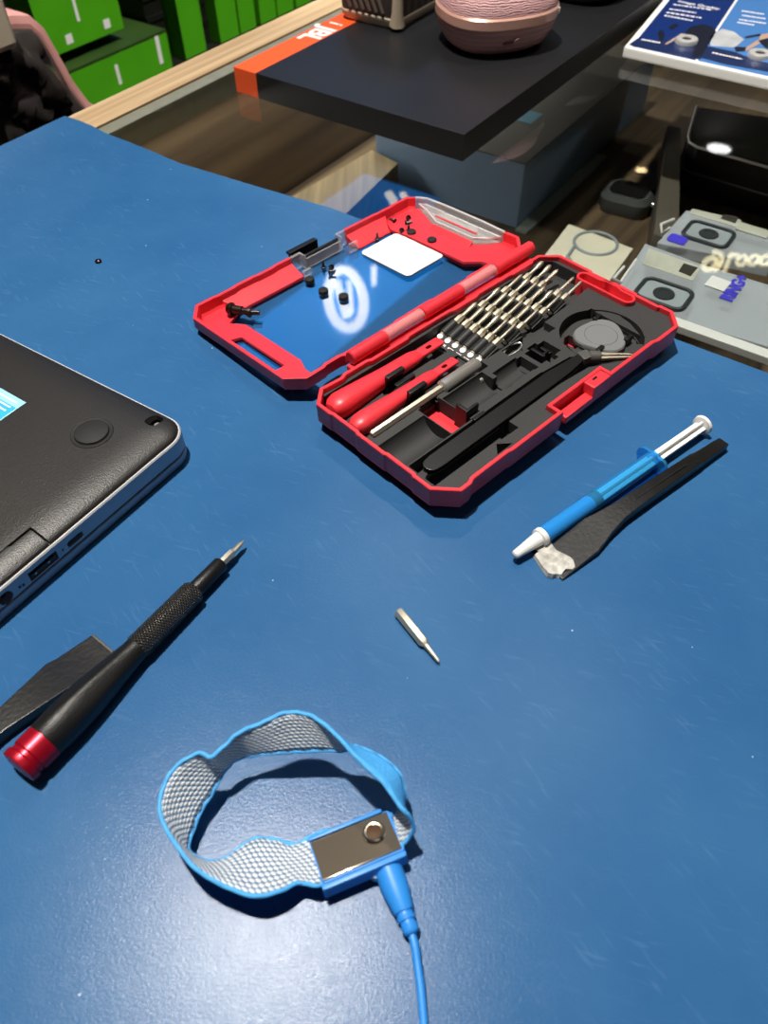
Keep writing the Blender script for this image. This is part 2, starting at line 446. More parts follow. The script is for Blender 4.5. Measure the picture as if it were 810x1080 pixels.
# blue mat: polygon with a gently wavy cut edge
edge = [(-254.9, 660.4), (-240, 651), (-227.2, 640.4), (-214.7, 628.3), (-180.9, 602.9), (-147.6, 575.9), (-90, 541), (-32.5, 507), (60, 438), (169.7, 354.9), (208.5, 326.8), (330, 238), (470, 130)]
nrm = Vector((math.sin(AU), -math.cos(AU)))
back = [(470-.581*900, 130-.814*900), (-254.9-.581*1000, 660.4-.814*1000)]
poly = edge+back
poly = list(reversed(poly))
bm_ = MB(); bm_.prism(poly, -1.5, 0, bevel=.4)
tag(obj('work_mat', bm_, 'mat'), 'large scuffed blue vinyl work mat covering the counter', 'mat')

b = MB(); b.box(-2600, 3400, -1800, 4400, -990, -950); struct('floor', b, 'floor')
b = MB(); b.box(-2600, 3400, -1800, 4400, 1760, 1800); struct('ceiling', b, 'ceil')
b = MB(); b.box(-2640, -2600, -1800, 4400, -950, 1760); struct('wall_left', b, 'wall')
b = MB(); b.box(3400, 3440, -1800, 4400, -950, 1760); struct('wall_right', b, 'wall')
b = MB(); b.box(-2640, 3440, 4400, 4440, -950, 1760); struct('wall_back', b, 'wall')
b = MB(); b.box(-2640, 3440, -1840, -1800, -950, 1760); struct('wall_front', b, 'wall')

# ---------------------------------------------------------------- the red tool case
CX, CY, TH = 64.49, 323.15, 0.7452
CASE = frame(CX, CY, 0, TH)
HB = 48.5
case = thing('tool_case', 'open red precision tool case with charcoal tray and see-through lid', 'tool case', CASE)
outl = [(-85.5, -48.5), (-79, -48.5), (-76, -47.2), (-52, -47.2), (-50, -47.8), (-12.5, -47.8), (-12.5, -41), (26.5, -41), (26.5, -47.4), (64, -47.4), (67, -48.5), (85.5, -48.5),
        (95, -39), (95, -31), (94, -30), (94, -16), (95, -15), (95, 0), (94, 1), (94, 15), (95, 16), (95, 39), (85.5, 48.5),
        (78, 48.5), (76, 47.3), (60, 47.3), (58, 48.3), (30, 48.3), (28, 47.3), (10, 47.3), (8, 48.3), (-25, 48.3), (-27, 47.2), (-52, 47.2), (-54, 48.3), (-70, 48.3), (-73, 47), (-79, 47.4), (-86, 48.0), (-95, 40), (-95, 30), (-94.4, 29), (-94.4, 12), (-95, 11), (-95, -8), (-94.4, -9), (-94.4, -26), (-95, -27), (-95, -38)]
ZR = 17.6
inn = offset(outl, 2.1)
def r3(p, z): return [Vector((x, y, z)) for x, y in p]
b = MB(); oc = [(-82, -43.5), (82, -43.5), (90, -35.5), (90, 35.5), (82, 43.5), (-82, 43.5), (-90, 35.5), (-90, -35.5)]
b.loft([r3(offset(outl, 1.0), 5.4), r3(offset(outl, .35), 6.2), r3(offset(outl, .1), ZR-3), r3(outl, ZR-2.6), r3(outl, ZR-.3), r3(offset(outl, .3), ZR), r3(offset(outl, 1.8), ZR), r3(inn, ZR-.3), r3(inn, 6)], True, True)
oc = offset(oc, -.0)
b.loft([r3(offset(oc, 1), 0), r3(oc, .8), r3(oc, 5.6)])
obj('case_shell', b, 'red', case, sharp=28)
# latch tab in the notch of the front wall
b = MB(); b.box(-9, 13.4, -48.0, -42.5, 7, 11.4, bevel=.8); b.box(12.5, 26.4, -47.6, -40.6, 6.5, 17.3, bevel=.8)
tb = obj('latch_tab', b, 'red', case)
b = MB(); b.box(17, 20.4, -43.6, -42.4, 17.2, 17.4); obj('latch_slot', b, 'black', tb)
# tray
ZT = 14.8
def CB(*a, **k): c = MB(); c.box(*a, **k); return c
cut = []
def pill(w):
    P = []
    P += circ(89, -14+0, 4.6-w, 10, 180, 360)
    P += [(93.6-w, -7), (95.0-w, -4), (95.0-w, 4), (93.6-w, 7)]
    P += circ(89, 15.5, 4.6-w, 10, 0, 180)
    return P
# spudger beds, stepped down from the rim strip
cut.append(CB(-93, -5, 8, 44.0, 9.5, 30))
c = MB(); c.prism([(-92, 27), (-92, 43.5), (-60, 43.5), (-6, 41), (-6, 31), (-60, 31)], 7.4, 30); cut.append(c)
c = MB(); c.prism([(-92, 11.5), (-92, 26), (-60, 26), (-10, 24), (-10, 16), (-60, 15)], 7.4, 30); cut.append(c)
cut.append(CB(-60, -47, 27, 36, 7.2, 30)); cut.append(CB(-60, -47, 11, 20, 7.2, 30))
cut.append(CB(-22, -12, 30, 33, 7, 30)); cut.append(CB(-24, -14, 13.5, 16.5, 7, 30))
# extension shaft groove
cut.append(CB(-91, -10, 5.0, 8.5, 10, 30)); cut.append(CB(-40, -10, 2.5, 10, 7, 30))
# driver handle cradle in two lengths, and the hole to the red floor
c = MB(); c.lathe([(-96, 9.4), (-60.5, 9.4)], Matrix.Translation((0, -9.5, 16.6)), 32); cut.append(c)
c = MB(); c.lathe([(-45.5, 8.4), (-16, 8.4)], Matrix.Translation((0, -6.5, 15.9)), 32); cut.append(c)
cut.append(CB(-60, -46, -18.5, 5, 2.2, 30))
# tweezers trench
cut.append(CB(-90, -44, -36.5, -19.5, 7.2, 30)); cut.append(CB(-44, 6, -32, -19.5, 8, 30))
c = MB(); c.prism([(6, -32), (6, -20), (26, -22), (31, -27), (50, -42), (47, -45), (26, -34)], 10.5, 30); cut.append(c)
cut.append(CB(-46, -34, -38, -30, 7.2, 30)); c = MB(); c.prism([(-55, -43), (-44, -43), (-50, -38)], 8, 30); cut.append(c)
# small cradle, square hole with clip
c = MB(); c.lathe([(-13, 6.4), (5, 6.4)], Matrix.Translation((0, -9, 14.8)), 24); cut.append(c)
cut.append(CB(-17, -13, -16, -6, 7.4, 30)); cut.append(CB(4.8, 8, -16, -4, 9, 30))
cut.append(CB(11, 27, -15.5, -4, 7, 30)); cut.append(CB(15, 22, -18, -2, 8, 30))
# bay of the bit racks
c = MB(); c.prism([(-9, 7), (20, 7), (24, 5), (60, 7), (90, 10), (90, 40), (86, 44.4), (-9, 44.4)], 7.0, 30); cut.append(c)
cut.append(CB(4, 40, -1.5, 6, 10, 30))
# round bed of the grey opener
c = MB(); ring = circ(53, -22.5, 22.6, 48); c.prism(ring, 11.6, 30); cut.append(c)
c = MB(); c.prism(circ(53, -22.5, 22.6, 40, -55, 185)+circ(53, -22.5, 19.0, 40, 185, -55), 7.2, 30); cut.append(c)
cut.append(CB(66, 68.4, -40, -4, 7.6, 30)); cut.append(CB(37, 44, -18, -8, 2.2, 30))
c = MB(); c.prism([(x-1.6, y) for x, y in pill(.8)], 2.2, 30); cut.append(c)
b = MB(); b.prism(offset(inn, .25), 6.3, ZT)
tray_me = carve(b, cut, 'tray')
obj('tray', tray_me, 'tray', case)
b = MB(); b.prism([(68.6, -37), (73.6, -27), (75.4, -18), (73, -9), (68.6, -6)], 11.5, 14.0, bevel=.4); obj('raised_segment', b, 'tray', case)
# hanging loop: raised red pill with a bulge towards the outer end
po = [(x-1.6, y) for x, y in pill(0)]; pi_ = [(x-1.6, y) for x, y in pill(1.5)]
b = MB(); b.loft([r3(po, 4), r3(po, ZR-.4), r3([(x-1.6, y) for x, y in pill(.3)], ZR), r3([(x-1.6, y) for x, y in pill(1.1)], ZR), r3(pi_, ZR-.5), r3(pi_, 6)])
b.prism(pi_, 7.5, 9.0)
obj('hanging_loop', b, 'red', case)
# snap clips of the tray
def clip(x, y):
    b = MB(); b.box(x-6, x+6, y-3.5, y-1.8, 3, 16.6, bevel=.4); b.box(x-6, x+6, y+6.5, y+7.8, 3, 13, bevel=.4)
    b.box(x-6, x+6, y-4.5, y-1.8, 15.4, 18.2, bevel=.5); b.box(x-3, x+10, y-8.2, y-5.6, 5, 13.6, bevel=.3); b.box(x-6, x+6, y-3.4, y+7, 3.2, 4.4)
    return b
for x, y in ((-51, 33.2), (-51, 17.2)): obj('tool_clip', clip(x, y), 'black', case)
b = MB(); b.box(-47.6, -45.8, -15.5, -9, 3, 19.5, bevel=.4); b.box(-47.6, -39, -16.6, -15, 3, 19.5, bevel=.4); b.box(-46, -38, -20.6, -18.6, 6, 15.6, bevel=.3); b.box(-45.5, -44.3, -9, -3.5, 8, 14.4)
obj('tool_clip', b, 'black', case)
b = MB(); b.box(-46.5, -36.5, 3.5, 5.2, 3, 14.5, bevel=.4); b.box(-46.5, -36.5, 9.2, 10.8, 3, 14.0, bevel=.4); b.box(-47.5, -37, 3.2, 8, 11.2, 12.8, bevel=.3)
obj('tool_clip', b, 'black', case)
b = MB(); b.box(14, 16, -14, -5, 3, 17, bevel=.4); b.box(21, 23, -13, -6, 3, 14.5, bevel=.4); b.box(16, 22, -12, -10.5, 6, 15.5, bevel=.3)
obj('tool_clip', b, 'black', case)
for x, y in ((42, -29.5), (60, -34.5), (63, -12)):
    b = MB(); b.box(x-2.6, x+2.6, y-1.2, y+1.2, 11, 16.4, Matrix.Identity(4), .4); obj('opener_catch', b, 'black', case)
# bit racks: four tilted rows of six sleeves
INC = R(16); BITY = [42.0-5.65*i for i in range(6)]; BITX = [-3.2+19.4*j for j in range(4)]
def bitM(x, y): return Matrix.Translation((x, y, 9.4)) @ Matrix.Rotation(-INC, 4, 'Y')
for j, x in enumerate(BITX):
    b = MB(); b.prism(rrect(.4, 10.6, BITY[-1]-3.2, BITY[0]+3.0, .6, 2), -4.6, .6, Matrix.Translation((x, 0, 9.4)) @ Matrix.Rotation(-INC, 4, 'Y'), .25)
    for y in BITY:
        b.lathe([(.6, 2.75), (10.4, 2.75)], bitM(x, y), 16)
    if j == 0: b.prism([(-9.5, BITY[-1]-3.2), (-1, BITY[-1]-3.2), (-1, BITY[0]+3), (-9.5, BITY[0]+3)], -4.4, .2, Matrix.Translation((x+1.9, 0, 10.3)) @ Matrix.Rotation(-R(16), 4, 'Y'), .2)
    rk = obj('bit_rack', b, 'blackmatte', case)
    if j == 0:
        LM = Matrix.Translation((x+1.9, 0, 10.3)) @ Matrix.Rotation(-R(16), 4, 'Y')
        for i, y in enumerate(BITY):
            b = MB(); b.prism(circ(-3.6, y, 1.75, 20), .2, .32, LM)
            ic = obj('size_icon', b, 'lettering', rk)
            b = MB()
            for k in range(3): b.prism(circ(-3.6+.8*math.cos(2.1*k), y+.8*math.sin(2.1*k), .3, 8), .32, .36, LM)
            for k in range(3 if i < 2 else 4): b.box(-7.7, -6.5, y-1.7+k*1.0, y-1.05+k*1.0, .2, .3, LM)
            obj('size_code', b, 'lettering', rk)

# lid, lying open on the mat, its hinge side lifted a little
LX, LY, LTH, TILT = -9.66, 405.39, 0.76074, 0.04595
LIDW = frame(LX, LY, 2.75, LTH) @ Matrix.Rotation(-TILT, 4, 'X')
LIDL = CASE.inverted() @ LIDW
lid = bpy.data.objects.new('lid', None); COL.objects.link(lid); lid.parent = case; lid.matrix_local = LIDL; lid.empty_display_size = .01
lo_ = [(-86, -49.5), (86, -49.5), (95, -40.5), (95, 39.5), (86.5, 49.5), (-86.5, 49.5), (-95, 39.5), (-95, -40.5)]
HL = 10.0
def wallstrip(name, path_o, path_i, z0, z1, m, bev=.25):
    """an open stretch of lid wall between an outer and an inner path"""
    n = len(path_o); rings = []
    for (xo, yo), (xi, yi) in zip(path_o, path_i):
        qx, qy = xi+(xi-xo)*1.1, yi+(yi-yo)*1.1
        rings.append([Vector((qx, qy, z0)), Vector((xo*.998, yo*.998, 3.4)), Vector((xo, yo, 4.0)), Vector((xo, yo, z1)), Vector((xi, yi, z1)), Vector((xi, yi, 4.2)), Vector((qx, qy, z0+.8))])
    b = MB(); b.loft(rings, bevel=bev); return obj(name, b, m, lid, sharp=28)
li_ = offset(lo_, 2.2)
# red frame: from the right of the latch gap round by the right end, hinge side and left end to the left of the gap
LO = [(29, 49.5), (55, 49.5), (57, 49.0), (70, 49.0), (72, 49.5), (86.5, 49.5)]
LI = [(29, 47.3), (55, 47.3), (57, 46.8), (70, 46.8), (72, 47.3), (85.5, 47.3)]
wallstrip('red_frame', LO+[(90.5, 45)], LI+[(89, 43.6)], .2, HL, 'red')
LO = [(94.4, -30), (95, -32), (95, -40.5), (86, -49.5), (70, -49.5), (68, -48.6), (40, -48.6), (38, -49.5), (10, -49.5), (8, -48.7), (-20, -48.7), (-22, -49.5), (-60, -49.5), (-62, -48.6), (-72, -48.6), (-74, -49.5), (-86, -49.5), (-95, -40.5), (-95, 39.5), (-86.5, 49.5), (-74, 49.5), (-72, 48.9), (-60, 48.9), (-58, 49.5), (-44, 49.5), (-42, 48.9), (-30, 48.9), (-28, 49.5), (-16.5, 49.5)]
LI = [(92.2, -30), (92.8, -32), (92.8, -39.6), (85.1, -47.3), (70, -47.3), (68, -46.4), (40, -46.4), (38, -47.3), (10, -47.3), (8, -46.5), (-20, -46.5), (-22, -47.3), (-60, -47.3), (-62, -46.4), (-72, -46.4), (-74, -47.3), (-85.1, -47.3), (-92.8, -39.6), (-92.8, 38.6), (-85.5, 47.3), (-74, 47.3), (-72, 46.7), (-60, 46.7), (-58, 47.3), (-44, 47.3), (-42, 46.7), (-30, 46.7), (-28, 47.3), (-16.5, 47.3)]
wallstrip('red_frame', LO, LI, .2, HL, 'red')
# flat red flanges on the lid floor
slot = [(-89, 17), (-89, -24), (-81.5, -24), (-81.5, 14)]
b = MB(); b.prism([(-93.2, -39), (-85.4, -47), (-76, -47), (-76, -35), (-72.5, -27), (-72.5, 22), (-78, 30), (-66, 36), (-16.5, 36), (-16.5, 47), (-85.5, 47), (-93.2, 38.5)][::1], .9, 2.4)
c = MB(); c.prism(slot, -5, 10)
obj('red_flange', carve(b, [c], 'red_flange'), 'red', lid)
b = MB(); b.loft([r3([(-66, 36), (-16.5, 36), (-16.5, 47.2), (-70, 47.2)], 2.3), [Vector((-66, 38, 2.6)), Vector((-16.5, 38, 2.6)), Vector((-16.5, 47.2, 6.5)), Vector((-70, 47.2, 6.5))]], bevel=.2)
obj('sloped_flange', b, 'red', lid)
b = MB(); b.loft([r3([(29, 36), (58, 36), (64, 47.2), (29, 47.2)], .9), [Vector((29, 38, 2.6)), Vector((58, 38, 2.6)), Vector((64, 47.2, 6.5)), Vector((29, 47.2, 6.5))]], bevel=.2)
obj('sloped_flange', b, 'red', lid)
wnd = [(74, 44), (74, 20), (81, 15), (85, -20), (95, -28), (99, -20), (99, 30)]
b = MB(); b.prism([(58, 36), (60, 24), (60, -26), (68, -34), (70, -47), (85, -47), (92.8, -39), (92.8, -28), (85, -22), (79, -16), (79, 16), (85.5, 30), (91, 41), (89, 44), (85.5, 47), (64, 47)], .9, 2.6, bevel=.2)
obj('red_flange', b, 'red', lid)
b = MB(); b.loft([r3([(77.5, 17), (77.5, -17), (74.5, -17), (74.5, 17)], 2.5), r3([(79, 17), (79, -17), (78, -17), (78, 17)], 5.0)], bevel=.2); obj('sloped_flange', b, 'red', lid)
# clear floor and clear end bubble
b = MB(); b.prism(offset(lo_, 4.8), .1, .85); obj('clear_window', b, 'window', lid)
b = MB()
b.loft([[Vector((79, -16, 3)), Vector((79, 16, 3)), Vector((85.5, 32, 3)), Vector((90, 42, 3))][::-1] and r3([(79, 16), (79, -16), (85, -24), (92.4, -29), (92.4, 38), (90, 42), (86, 32)], 2.7), r3([(80, 15), (80, -15), (86, -23), (92.4, -28), (92.4, 37), (90, 41), (87, 31)], 6.5)], bevel=.6)
b.loft([[Vector((x, y, .2)) for x, y in ((94.6, -30), (95.6, -10), (95.6, 20), (94.6, 38), (90.6, 45))]+[Vector((x, y, .2)) for x, y in ((89, 43.6), (92.4, 37), (93.4, 20), (93.4, -10), (92.4, -30))],
        [Vector((x, y, HL)) for x, y in ((94.6, -30), (95.6, -10), (95.6, 20), (94.6, 38), (90.6, 45))]+[Vector((x, y, HL)) for x, y in ((89, 43.6), (92.4, 37), (93.4, 20), (93.4, -10), (92.4, -30))]], bevel=.4)
b.box(86, 88, -14, 20, 6.4, 7.6, bevel=.3); b.box(88, 91, -12, -2, 6.4, 8.2, bevel=.5); b.box(88, 91, 6, 18, 6.4, 8.2, bevel=.5)
obj('clear_end_panel', b, 'clear', lid)
CE = clear('clear edge painted glint', '#f8f8f8', .5, .1, 1.5, '#ffffff', 1.5)  # whitish colour paints the glint along the clear edges
b = MB(); b.tube([(90.4, 44.6, 9.8), (94.2, 37.5, 9.9), (95.2, 20, 9.9), (95.2, -10, 9.9), (94.2, -29.6, 9.9)], .55, 6); obj('clear_rim', b, CE, lid)
b = MB(); b.tube([(80, 15.5, 6.5), (80, -15.5, 6.5), (86, -23.5, 6.5), (92.2, -28.4, 6.5), (92.4, 37, 6.5), (90, 41, 6.5), (87, 31, 6.5)], .5, 6, closed=True); obj('clear_rim', b, CE, lid)
b = MB(); b.box(84.2, 85.3, -15, 21, 6.5, 7.2, bevel=.2); obj('red_slot_line', b, 'red', lid)
# clear latch section with the black latch
b = MB(); b.box(-16.4, -8, 47.3, 49.5, .2, HL, bevel=.4); b.box(21, 28.9, 47.3, 49.5, .2, HL, bevel=.4); b.box(-8, 21, 43, 44.2, .9, 7.5, bevel=.3)
b.box(-9.2, -8, 43, 49, .9, HL, bevel=.4); b.box(21, 22.2, 43, 49, .9, HL, bevel=.4); b.box(22, 28.9, 36, 38, .9, 7, bevel=.5); b.box(-16.4, -10, 36, 38, .9, 5, bevel=.5)
obj('latch_guard', b, 'clear', lid)
b = MB(); b.box(-11, 12, 55.5, 57.5, .6, 7.5, bevel=.5); b.box(-7, 20, 44.6, 56, .6, 1.9, bevel=.4); b.box(-7.4, 20, 44.4, 46.2, .0, 9.0, bevel=.4); b.box(-11, 12, 55.5, 59.5, 6.0, 7.8, bevel=.4)
obj('latch', b, 'black', lid)
# hinge barrel in red with clear knuckles
HY, HZ = -53.6, 10.2
def barrel(x0, x1, r): b = MB(); b.lathe([(x0, r-.6), (x0+.6, r), (x1-.6, r), (x1, r-.6)], Matrix.Translation((0, HY, HZ)), 20); return b
for x0, x1 in ((-60, -34.4), (-5.6, 26.4), (55.6, 90)): obj('hinge_barrel', barrel(x0, x1, 3.8), 'red', lid)
for x0, x1 in ((-34, -6), (26.8, 55.2)):
    k = obj('hinge_knuckle', barrel(x0, x1, 3.6), 'clear', lid)
    b = MB(); b.lathe([(x0-2, 2.2), (x1+2, 2.2)], Matrix.Translation((0, HY, HZ)), 14)
    obj('hinge_pin', b, 'red', k)
b = MB(); b.box(-60, 90, -51.5, -48.6, 5.2, 9.8, bevel=.5); obj('hinge_web', b, 'red', lid)
b = MB(); b.box(-60, 88, 48.2, 57.5, 8.5, 11.4, bevel=.6); obj('hinge_leaf', b, 'red', case)

# ---------------------------------------------------------------- tools in the tray
def spudger_mb(s0, s1, neck, yb, butt_r):
    """drop-shaped handle with a flat slotted blade, laid along local x"""
    b = MB(); L = s1-s0
    st = [(0, .6, .6), (.012, .58*butt_r, .5*butt_r), (.04, .86*butt_r, .74*butt_r), (.085, butt_r, .86*butt_r), (.14, .98*butt_r, .84*butt_r), (.3, .86*butt_r, .7*butt_r), (.5, .7*butt_r, .56*butt_r), (.72, .66*butt_r, .42*butt_r), (.755, .62*butt_r, .36*butt_r), (.79, .5*butt_r, .26*butt_r), (.99, .5*butt_r, .2*butt_r), (1, .42*butt_r, .16*butt_r)]
    rings = []
    for t, ry, rz in st:
        ring = []
        for k in range(20):
            a = 2*PI*k/20; e = .75
            ring.append(Vector((s0+t*L, ry*math.copysign(abs(math.cos(a))**e, math.cos(a)), rz*math.copysign(abs(math.sin(a))**e, math.sin(a)))))
        rings.append(ring)
    b.loft(rings); return b
def spudger(name, label, x0, y0, x1, y1, z, r):
    d = Vector((x1-x0, y1-y0)); a = math.atan2(d.y, d.x); L = d.length
    body = spudger_mb(0, L, 0, 0, r)
    c = MB(); c.prism(rrect(.86*L, .91*L, -1.1, 1.1, 1, 3), -10, 10)
    c2 = MB(); c2.prism(rrect(.79*L, 1.02*L, -r*.42, r*.42, .8, 3), r*.14, 10)
    me = carve(body, [c, c2], name)
    o = obj(name, me, 'red', None, CASE @ Matrix.Translation((x0/1000, y0/1000, z/1000)) @ Matrix.Rotation(a, 4, 'Z'))
    return tag(o, label, 'pry tool', 'red plastic pry tools in the case')
spudger('pry_tool', 'larger red plastic pry tool lying next to the hinge in the case', -90.5, 35.5, -10.5, 36.6, 12.4, 6.9)
spudger('pry_tool', 'smaller red plastic pry tool lying beside the steel driver shaft', -90.5, 19.0, -15.5, 20.6, 11.4, 5.7)
# steel extension shaft with socket
ext = thing('driver_shaft', 'shiny steel driver shaft with a fluted socket end, in the case', 'driver shaft', CASE @ Matrix.Translation((-.0888, .0068, .0155)) @ Matrix.Rotation(R(.3), 4, 'Z'))
b = MB(); b.lathe([(0, 1.4), (.8, 2.0), (50, 2.0)], None, 6); obj('hex_shaft', b, 'nickel', ext)
b = MB(); b.lathe([(48, 2.6), (49, 3.6), (74.5, 3.6), (75.4, 3.0), (75.4, 2.1), (70, 2.0)], None, 24); obj('socket', b, 'chrome', ext)
# tweezers
tw = thing('tweezers', 'black coated tweezers with an angled bare steel tip, in the case', 'tweezers', CASE @ Matrix.Translation((-.0865, -.0272, .0152)))
def arm(z0, dz):
    P = [(0, -1.4, 1.4), (1.0, -2.9, 2.9), (3.0, -3.9, 3.9), (7, -4.4, 4.4), (60, -4.2, 4.4), (92, -4.1, 4.4), (100, -4.0, 3.4), (113, -2.8, 2.4), (115, -2.6, 2.2)]
    b = MB(); rings = []
    for x, ya, yb in P:
        zz = z0+dz*min(x/60, 1.6)
        rings.append([Vector((x, ya, zz-.6)), Vector((x, yb, zz-.6)), Vector((x, yb, zz+.6)), Vector((x, ya, zz+.6))])
    b.loft(rings, bevel=.25); return b
TWR = Matrix.Rotation(0, 4, 'Z')
obj('arm', arm(1.2, 0.0), 'black', tw); obj('arm', arm(-1.0, -.4), 'black', tw)
# bent tip of two steel tines
tipM = Matrix.Translation((.115, -.0005, .0)) @ Matrix.Rotation(R(-18), 4, 'Z')
b = MB(); b.box(-1, 5, -3.4, 3.4, -1.6, 2.6, bevel=.6); jn = obj('grey_joint', b, 'darkgrey', tw, tipM)
tip2 = Matrix.Translation((.1195, -.003, .0)) @ Matrix.Rotation(R(-42), 4, 'Z')
b = MB(); b.lathe([(-1, 3.3), (4.5, 3.1), (5, 2.6)], Matrix.Translation((0, 0, .4)), 16); obj('grey_joint', b, 'darkgrey', tw, tip2)
for s in (-1, 1):
    b = MB(); b.loft([[Vector((4, s*.6, -.4)), Vector((4, s*2.6, -.4)), Vector((4, s*2.6, 1.4)), Vector((4, s*.6, 1.4))], [Vector((20, s*.5, 0)), Vector((20, s*1.6, 0)), Vector((20, s*1.6, 1.0)), Vector((20, s*.5, 1.0))], [Vector((22, s*.2, .2)), Vector((22, s*.8, .2)), Vector((22, s*.8, .9)), Vector((22, s*.2, .9))]], bevel=.2)
    obj('steel_tip', b, 'nickel', tw, tip2)
# grey opener: three-lobed disc
op = thing('opening_tool', 'grey rounded three-lobed disc opener lying in its round bed in the case', 'opening tool', CASE @ Matrix.Translation((.0523, -.0225, .0118)) @ Matrix.Rotation(R(20), 4, 'Z'))
def lobe(r, k=.09): return [(r*(1+k*math.cos(3*a))*math.cos(a), r*(1+k*math.cos(3*a))*math.sin(a)) for a in [2*PI*i/60 for i in range(60)]]
b = MB(); b.loft([r3(lobe(12.6), 0), r3(lobe(13.6), .8), r3(lobe(13.6), 2.6), r3(lobe(13.0), 3.4)], bevel=0); obj('disc', b, 'grey', op)
b = MB(); b.tube([(8.8*math.cos(2*PI*i/48), 8.8*math.sin(2*PI*i/48), 3.4) for i in range(48)], .13, 6, closed=True); obj('rim_line', b, 'darkgrey', op)
# bits
def bit_mb(kind):
    b = MB(); b.lathe([(0, 1.7), (.5, 2.0), (15.2, 2.0), (16.2, 1.5)], None, 6)
    pr = {'thin': [(16, 1.2), (18, 1.0), (27.5, .85), (28.4, .4)], 'leaf': [(16, 1.3), (18, 1.0), (22, 1.0), (24, 1.5), (27, 1.5), (28.6, .5)], 'cross': [(16, 1.4), (18, 1.1), (24, 1.25), (26.5, 1.2), (28.4, .25)]}[kind]
    b.lathe(pr, None, 12 if kind != 'cross' else 8); return b
protos = {}
for k in ('thin', 'leaf', 'cross'): protos[k] = None
rown = ['front', 'second', 'third', 'rearmost']; coln = ['first', 'second', 'third', 'fourth', 'fifth', 'sixth']
kinds = [['cross', 'cross', 'cross', 'leaf', 'thin', 'thin'], ['leaf', 'cross', 'cross', 'thin', 'cross', 'thin'], ['thin', 'leaf', 'thin', 'cross', 'leaf', 'thin'], ['leaf', 'leaf', 'cross', None, 'thin', 'thin']]
for j in range(4):
    for i in range(6):
        k = kinds[j][i]
        if not k: continue
        Mb = CASE @ Matrix.Translation((BITX[j]/1000, BITY[i]/1000, .0094)) @ Matrix.Rotation(-INC, 4, 'Y')
        lab = 'slim steel screwdriver bit in the %s rack row, %s from the hinge' % (rown[j], coln[i])
        if protos[k] is None:
            o = obj('screwdriver_bit', bit_mb(k), 'nickel', None, Mb); protos[k] = o; tag(o, lab, 'screwdriver bit', 'bits in the case racks')
        else: dup(protos[k], Mb, lab)
# thin wire ejector lying beside the racks
P = [(9.5, 4.0, 12.6), (15, 3.8, 13)]
cxp, cyp = 23, 3.0
P += [(cxp-6.5*math.cos(a), cyp+2.6*math.sin(a), 13+1.2*math.sin(a/2)) for a in [2*PI*k/20 for k in range(0, 19)]]
P = [(x-12, y+.8, z) for x, y, z in P]
b = MB(); b.tube([(-6, 3.2, 12.4), (-1, 3.6, 12.6), (4, 4.0, 12.8)]+[(11-6.5*math.cos(a), 3.8+2.7*math.sin(a), 12.8+1.0*math.sin(a/2)) for a in [2*PI*k/20 for k in range(1, 19)]], .45, 8)
tag(obj('ejector_pin', b, 'chrome', None, CASE), 'thin looped steel wire pin beside the racks of bits', 'pin')
b = MB(); b.lathe([(0, 1.6), (1.6, 1.7), (2.2, 1.0), (4.2, 1.0), (4.8, 1.6), (6, 1.4)], None, 14)
tag(obj('shaft_adapter', b, 'chrome', None, CASE @ Matrix.Translation((-.0185, .0010, .0105))), 'short dark chrome adapter peg under the socket end of the shaft', 'adapter')

# ---------------------------------------------------------------- small parts in the lid
b = MB(); b.prism(rrect(26.5, 59, -10.8, 32, 3, 4), 1.0, 1.5)
tag(obj('blank_card', b, 'paper', None, LIDW), 'blank white rounded card lying in the clear lid', 'card')
linv = LIDW.inverted()
def lidp(px, py, z=1.5):
    # where a pixel's ray meets the lid floor
    p = at(px, py, 4); q = linv @ (p/1000)
    return q.x*1000, q.y*1000
disc_l = {(326.5, 294.5): 'black rubber foot disc in the lid, closest to the black latch', (341, 307.5): 'black rubber foot disc in the lid, between two others below the latch', (362.5, 314.5): 'black rubber foot disc in the lid, on the bright sign reflection', (434, 246): 'black rubber foot disc on the upper edge of the white card', (455.5, 255.5): 'black rubber foot disc on the corner of the white card near the clear end'}
proto = None
for (px, py), lab in disc_l.items():
    x, y = lidp(px, py)
    Mx = LIDW @ Matrix.Translation((x/1000, y/1000, .0009 if px < 400 else .0015))
    if proto is None:
        b = MB(); b.vlathe([(0, 2.8), (.3, 3.0), (2.3, 3.0), (2.7, 2.5), (2.75, 1.2), (2.6, 1.0), (2.6, .2)], seg=24); proto = obj('rubber_foot', b, 'rubber', None, Mx); tag(proto, lab, 'rubber foot', 'loose rubber feet in the lid')
    else: dup(proto, Mx, lab)
